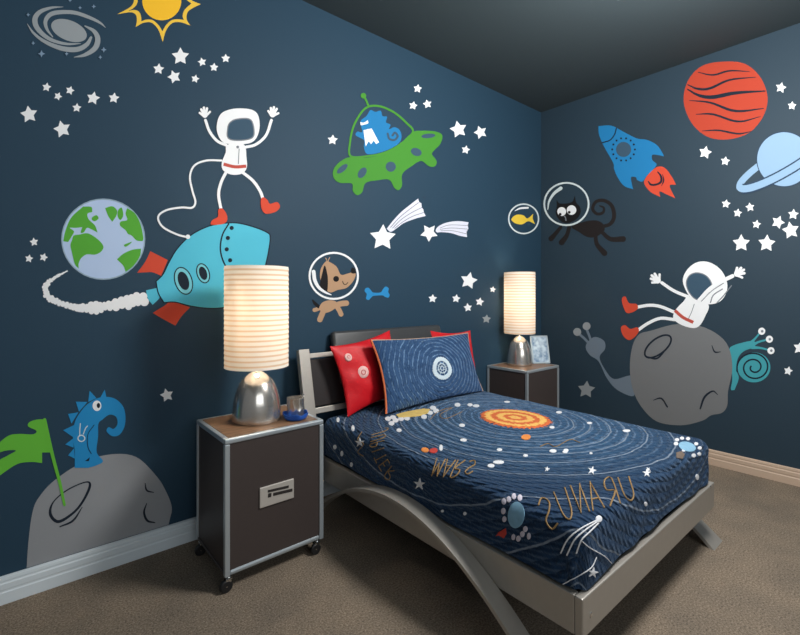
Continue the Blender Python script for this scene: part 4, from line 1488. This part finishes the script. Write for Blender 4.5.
# planets, moons and little white patches
def spots(name, lst, m, rx=3.0, ry=2.2):
    for q in lst:
        x, y = q[:2]
        a, b_ = (q[2], q[3]) if len(q) > 3 else (rx, ry)
        cloth_patch(name, [ell(x, y, a, b_, n=12)], m, 0.002)


cloth_patch('planet_patch', [ell(516.5, 515, 8.2, 13, 4, 24)], PATCHBLUE)
spots('moon_patch', [(504, 501.5, 2.2, 3.2), (509, 499.5, 2.2, 3), (514, 496.5, 2.2, 3), (520, 498, 2.4, 3.2), (503.5, 511, 2.2, 3.2), (504.5, 519, 2, 3),
                     (525.5, 529, 2.2, 3), (522.5, 534, 2.2, 3), (529, 536, 1.8, 3.4), (513.5, 537, 1.8, 3), (518.5, 538.5, 2.2, 3)], LILAC)
cloth_patch('small_patch', [[(502.5, 530), (506, 528), (506.5, 534), (504, 538), (499, 535), (496, 536), (499, 532)]], PATCHRED)
cloth_patch('planet_patch', [ell(687, 447, 8.5, 4.6, 14, 20)], PATCHBLUE)
spots('moon_patch', [(677, 440, 2.2, 1.6), (682, 438.5, 2.2, 1.5), (688, 439, 2.2, 1.5), (676, 444, 2.4, 1.7), (696, 444, 2, 1.6), (699.5, 448, 2, 1.7), (693.5, 455.5, 2, 2), (699, 454, 1.8, 1.8), (683.5, 450.5, 1.8, 1.4)], THREAD)
cloth_patch('planet_patch', [[(676, 453), (681, 451.5), (684.5, 454.5), (682, 459), (676, 458)]], PATCHBROWN)
cloth_patch('planet_patch', [[(396, 415), (404, 412.5), (414, 410.5), (424, 409), (430, 409.5), (428, 413.5), (420, 416), (408, 417.5), (399, 418)]], PATCHYELLOW)
spots('moon_patch', [(388, 419), (393, 417.5, 3, 2), (395.5, 420.5), (401, 419), (407, 418.5), (430, 413, 3, 2), (424, 417), (433, 408, 3.2, 2), (436, 411), (391.5, 423.5), (399, 430.5, 2.6, 1.8), (457.5, 405, 3, 2), (470, 405, 2.6, 1.5), (476, 406, 3.4, 1.4)], THREAD)
cloth_patch('planet_patch', [ell(526, 437.5, 4.8, 2.6, -4, 16)], PATCHORANGE)
cloth_patch('planet_patch', [ell(433.5, 451, 4.2, 2.4, -8, 16)], PATCHRED)
cloth_patch('planet_patch', [ell(425, 450.3, 3.8, 2.3, 5, 14)], PATCHORANGE)
spots('comet_patch', [(441, 448, 1.8, 3.2), (498.5, 462.5, 5.6, 1.8), (491, 466, 3.6, 1.8), (553, 451.3, 3.6, 1.7), (566, 450.5, 2.6, 1.4), (565, 452.2, 2.6, 1.2), (525.5, 455.8, 2.4, 1.3), (499.5, 450, 2.8, 1.4), (463.5, 440.3, 3.4, 1.5), (462, 425.5, 3, 1.6), (626.5, 431, 4, 1.2),
                     (589.5, 423.2, 2.8, 1.0), (559, 412.5, 3, 1.2), (552, 427.5, 2.6, 1.3), (507, 402, 3, 0.9), (697, 477, 1.6, 3), (645.5, 504, 1.4, 2.2), (465, 513.5, 1.6, 1.8), (442.5, 511, 1.4, 1.4), (591, 453.5, 1.6, 0.9)], THREAD)
spots('comet_patch', [(338, 420, 1.6, 2.4), (353, 428.5, 1.6, 3), (335, 447, 1.6, 2.4), (342, 453.5, 1.4, 2.8), (351.5, 464.5, 1.3, 2.4)], THREAD)
for x, y, r, ro in ((419.7, 484, 6.2, 5), (360, 442.5, 5, 0), (592, 471, 4.6, 15), (646.5, 473.5, 4.4, 0), (547, 469.5, 2.8, 10), (648, 470, 2.6, 40), (592.5, 572.5, 5.4, 10)):
    cloth_patch('star_patch', [star_pts(x, y, r, ro, 0.36)], THREAD, 0.003)
cloth_patch('comet_head', [ell(598.2, 519, 3, 3.2, 0, 14)], THREAD, 0.004)
stitch_px('comet_tail', [[(596, 520.5), (580, 529), (568, 539), (561, 553)], [(596.5, 522), (585, 530), (574, 540), (567, 555)], [(598, 523), (589, 532), (581, 540), (576, 553)]], 0.0022, THREAD)
stitch_px('stitched_line', [[(582, 541), (590, 548), (604, 556), (611, 563)], [(563, 584), (574, 578), (590, 568), (596, 557)]], 0.0016, THREAD)
for g in ([(462, 412), (446, 419), (440, 415), (452, 408), (438, 412), (430, 420)], [(540, 447), (548, 444), (556, 447), (570, 440), (580, 443)], [(362, 432), (358, 440), (364, 444), (358, 452), (364, 456)]):
    stitch_px('stitched_scribble', [g], 0.0018, GOLD)


# ------------------------------------------------------------------ pillows
def pillow_fn(w, h, t, seed, pinch=0.10):
    def fn(s_, q, side):
        x = w / 2 * s_ * (1 - pinch * (1 - q * q) * abs(s_) ** 3)
        z = h / 2 * q * (1 - pinch * (1 - s_ * s_) * abs(q) ** 3)
        k = max(0.0, (1 - s_ ** 2) * (1 - q ** 2)) ** 0.5
        y = side * t / 2 * k
        y += side * 0.010 * k * noise.noise(Vector((s_ * 2.6 + seed, q * 2.6, seed))) + side * 0.006 * k * math.sin(9 * (s_ * 0.8 + q) + seed) * (0.5 + 0.5 * q)
        return Vector((x, y, z + h / 2))
    return fn


def make_pillow(label, loc, rot, fn, m, group=None, N=40):
    t = thing('pillow', label, 'pillow', loc, 0, group)
    t.rotation_euler = rot
    mb = MB()
    uvs = []
    for side in (-1, 1):
        k = len(mb.v)
        for j in range(N + 1):
            for i in range(N + 1):
                s_, q = math.sin(PI / 2 * (-1 + 2 * i / N)), math.sin(PI / 2 * (-1 + 2 * j / N))
                p = fn(s_, q, side)
                mb.v.append(p)
                uvs.append((p.x, p.z))
        for j in range(N):
            for i in range(N):
                a = k + j * (N + 1) + i
                mb.f.append((a, a + 1, a + N + 2, a + N + 1))
    obj('cover', mb, m, t, smooth=179, uvs=uvs, merge=1e-5)
    return t


def edge_line(fn, edges):
    out = []
    for e in edges:
        pts = [-1 + 2 * i / 30 for i in range(31)]
        out.append([fn(*{'L': (-1, q), 'R': (1, q), 'T': (q, 1), 'B': (q, -1)}[e], 0) for q in pts])
    return out


def tubes(name, groups, r, m, parent):
    mb = MB()
    for g in groups:
        mb.tube(g, r, 8)
    return obj(name, mb, m, parent, smooth=60, merge=0)


REDSATIN = mat('red_satin', (206, 20, 32), 0.5, spec=0.35, bump=(14, 0.8))
BUTTON = mat('pale_pink_button', (236, 190, 184), 0.6)
BUTTON2 = mat('button_stitch_pink', (206, 110, 108), 0.7)
PIPING = mat('orange_piping', (216, 112, 62), 0.7)
PIPINGTAN = mat('tan_piping', (190, 160, 140), 0.7)
BLUECOT = stitched_material('blue_pillow_cotton', (0.022, 0.184), 0.026, (0.016, 0.048, 0.125), (0.045, 0.11, 0.24), (0.26, 0.42, 0.64), 0.26, 0.46, (), 180, 1.25, 0.6)
PALE = mat('applique_pale', (206, 222, 230), 0.85)


def buttons(fn, t, spots_):
    for s_, q, r in spots_:
        c = fn(s_, q, -1)
        n = (fn(s_ + 0.05, q, -1) - c).cross(fn(s_, q + 0.05, -1) - c).normalized()
        if n.y > 0:
            n = -n
        M = Matrix.Translation(c) @ n.to_track_quat('Z', 'Y').to_matrix().to_4x4()
        mb = MB().lathe([(0.0005, 0.006), (r * 0.5, 0.006), (r * 0.9, 0.005), (r, 0.001), (r, -0.006)], n=28)
        mb.v = [M @ v for v in mb.v]
        bt = obj('button', mb, BUTTON, t, smooth=60)
        mb = MB().lathe([(r * 0.30, 0.0055), (r * 0.30, 0.0085), (r * 0.42, 0.0085), (r * 0.42, 0.0055)], n=24)
        mb.v = [M @ v for v in mb.v]
        obj('button_ring', mb, BUTTON2, bt)


fn = pillow_fn(0.44, 0.384, 0.09, 1.3)
p = make_pillow('red satin pillow with two pale buttons at the left of the bed', (-2.008, -0.234, 0.526), (math.radians(-13), math.radians(-8), math.radians(4)), fn, REDSATIN, 'red pillows')
buttons(fn, p, ((-0.66, 0.58, 0.022), (-0.36, 0.05, 0.034)))
fn = pillow_fn(0.43, 0.388, 0.07, 4.1)
p = make_pillow('red pillow mostly hidden behind the right side of the blue pillow', (-1.312, -0.214, 0.517), (math.radians(-13), math.radians(3), math.radians(4)), fn, REDSATIN, 'red pillows')
fn = pillow_fn(0.87, 0.398, 0.11, 2.2, 0.07)
p = make_pillow('blue stitched pillow with a pale ring motif at the head of the bed', (-1.640, -0.354, 0.508), (math.radians(-19), math.radians(1.0), math.radians(4)), fn, BLUECOT)
tubes('piping', edge_line(fn, 'L'), 0.006, PIPING, p)
tubes('piping', edge_line(fn, 'T'), 0.004, PIPINGTAN, p)
tubes('piping', edge_line(fn, 'R'), 0.004, PIPINGTAN, p)


def pillow_at(fn, x, z, w, h):
    """front surface point for a wanted x, z"""
    s_, q = x / (w / 2), (z - h / 2) / (h / 2)
    for _ in range(6):
        c = fn(s_, q, -1)
        s_ += (x - c.x) / (w / 2)
        q += (z - c.z) / (h / 2)
    return fn(s_, q, -1)


def pillow_ring(name, r0, r1, m, lift=0.004, ragged=0.0):
    mb = MB()
    n = 64
    for rr, lf in ((r0, -0.002), (r0, lift), (r1, lift), (r1, -0.002)):
        for i in range(n):
            a = 2 * PI * i / n
            k = rr * (1 + ragged * math.sin(i * 2.7))
            c = pillow_at(fn, 0.022 + 1.28 * k * math.cos(a), 0.184 + k * math.sin(a), 0.87, 0.398)
            mb.v.append(c + Vector((0, -lf, 0)))
    for j in range(3):
        for i in range(n):
            mb.f.append((j * n + i, j * n + (i + 1) % n, (j + 1) * n + (i + 1) % n, (j + 1) * n + i))
    return obj(name, mb, m, p, smooth=50, merge=0)


pillow_ring('ring_applique', 0.044, 0.068, PALE, 0.005, 0.03)
pillow_ring('ring_stitch', 0.026, 0.031, PALE, 0.004)
pillow_ring('ring_stitch', 0.010, 0.014, PALE, 0.004)
mbs = []
for k in range(8):
    a = 2 * PI * k / 8 + 0.2
    mbs.append([pillow_at(fn, 0.022 + 1.28 * rr * math.cos(a), 0.184 + rr * math.sin(a), 0.87, 0.398) + Vector((0, -0.003, 0)) for rr in (0.014, 0.03, 0.042)])
tubes('spoke_stitch', mbs, 0.0016, PALE, p)

# ------------------------------------------------------------------ light and camera
def area(name, loc, target, sx, sy, power, col):
    L = bpy.data.lights.new(name, 'AREA')
    L.shape = 'RECTANGLE'
    L.size, L.size_y = sx, sy
    L.energy = power
    L.color = col
    o = bpy.data.objects.new(name, L)
    o.location = loc
    o.rotation_euler = (Vector(target) - Vector(loc)).to_track_quat('-Z', 'Y').to_euler()
    COL.objects.link(o)
    return o


for a_ in AREAS:
    area(*a_)
GL_ = bpy.data.lights.new('ceiling_globe_light', 'POINT')
GL_.energy = GLOBE_W
GL_.color = GLOBE_COL
GL_.shadow_soft_size = 0.30
go_ = bpy.data.objects.new('ceiling_globe_light', GL_)
go_.location = GLOBE_AT
COL.objects.link(go_)

w = bpy.data.worlds.new('daylight')
scene.world = w
w.use_nodes = True
bg = w.node_tree.nodes['Background']
bg.inputs['Color'].default_value = (*WORLD_COL, 1)
bg.inputs['Strength'].default_value = WORLD_S

cam = bpy.data.cameras.new('camera')
co = bpy.data.objects.new('camera', cam)
COL.objects.link(co)
co.location = CAM
co.rotation_euler = (PI / 2, 0, -math.atan2(FWD.x, FWD.y))
cam.sensor_width = 36
cam.sensor_fit = 'HORIZONTAL'
cam.lens = FOC * 36 / 800
cam.shift_y = (PY - 317.5) / 800
cam.clip_start = 0.05
scene.camera = co
vs_ = scene.view_settings
vs_.view_transform = 'Standard'
vs_.look = 'None'
vs_.gamma = 1
vs_.use_curve_mapping = False
vs_.exposure = EXPOSURE
scene.cycles.use_denoising = True
scene.cycles.max_bounces = 8
scene.cycles.sample_clamp_indirect = 6
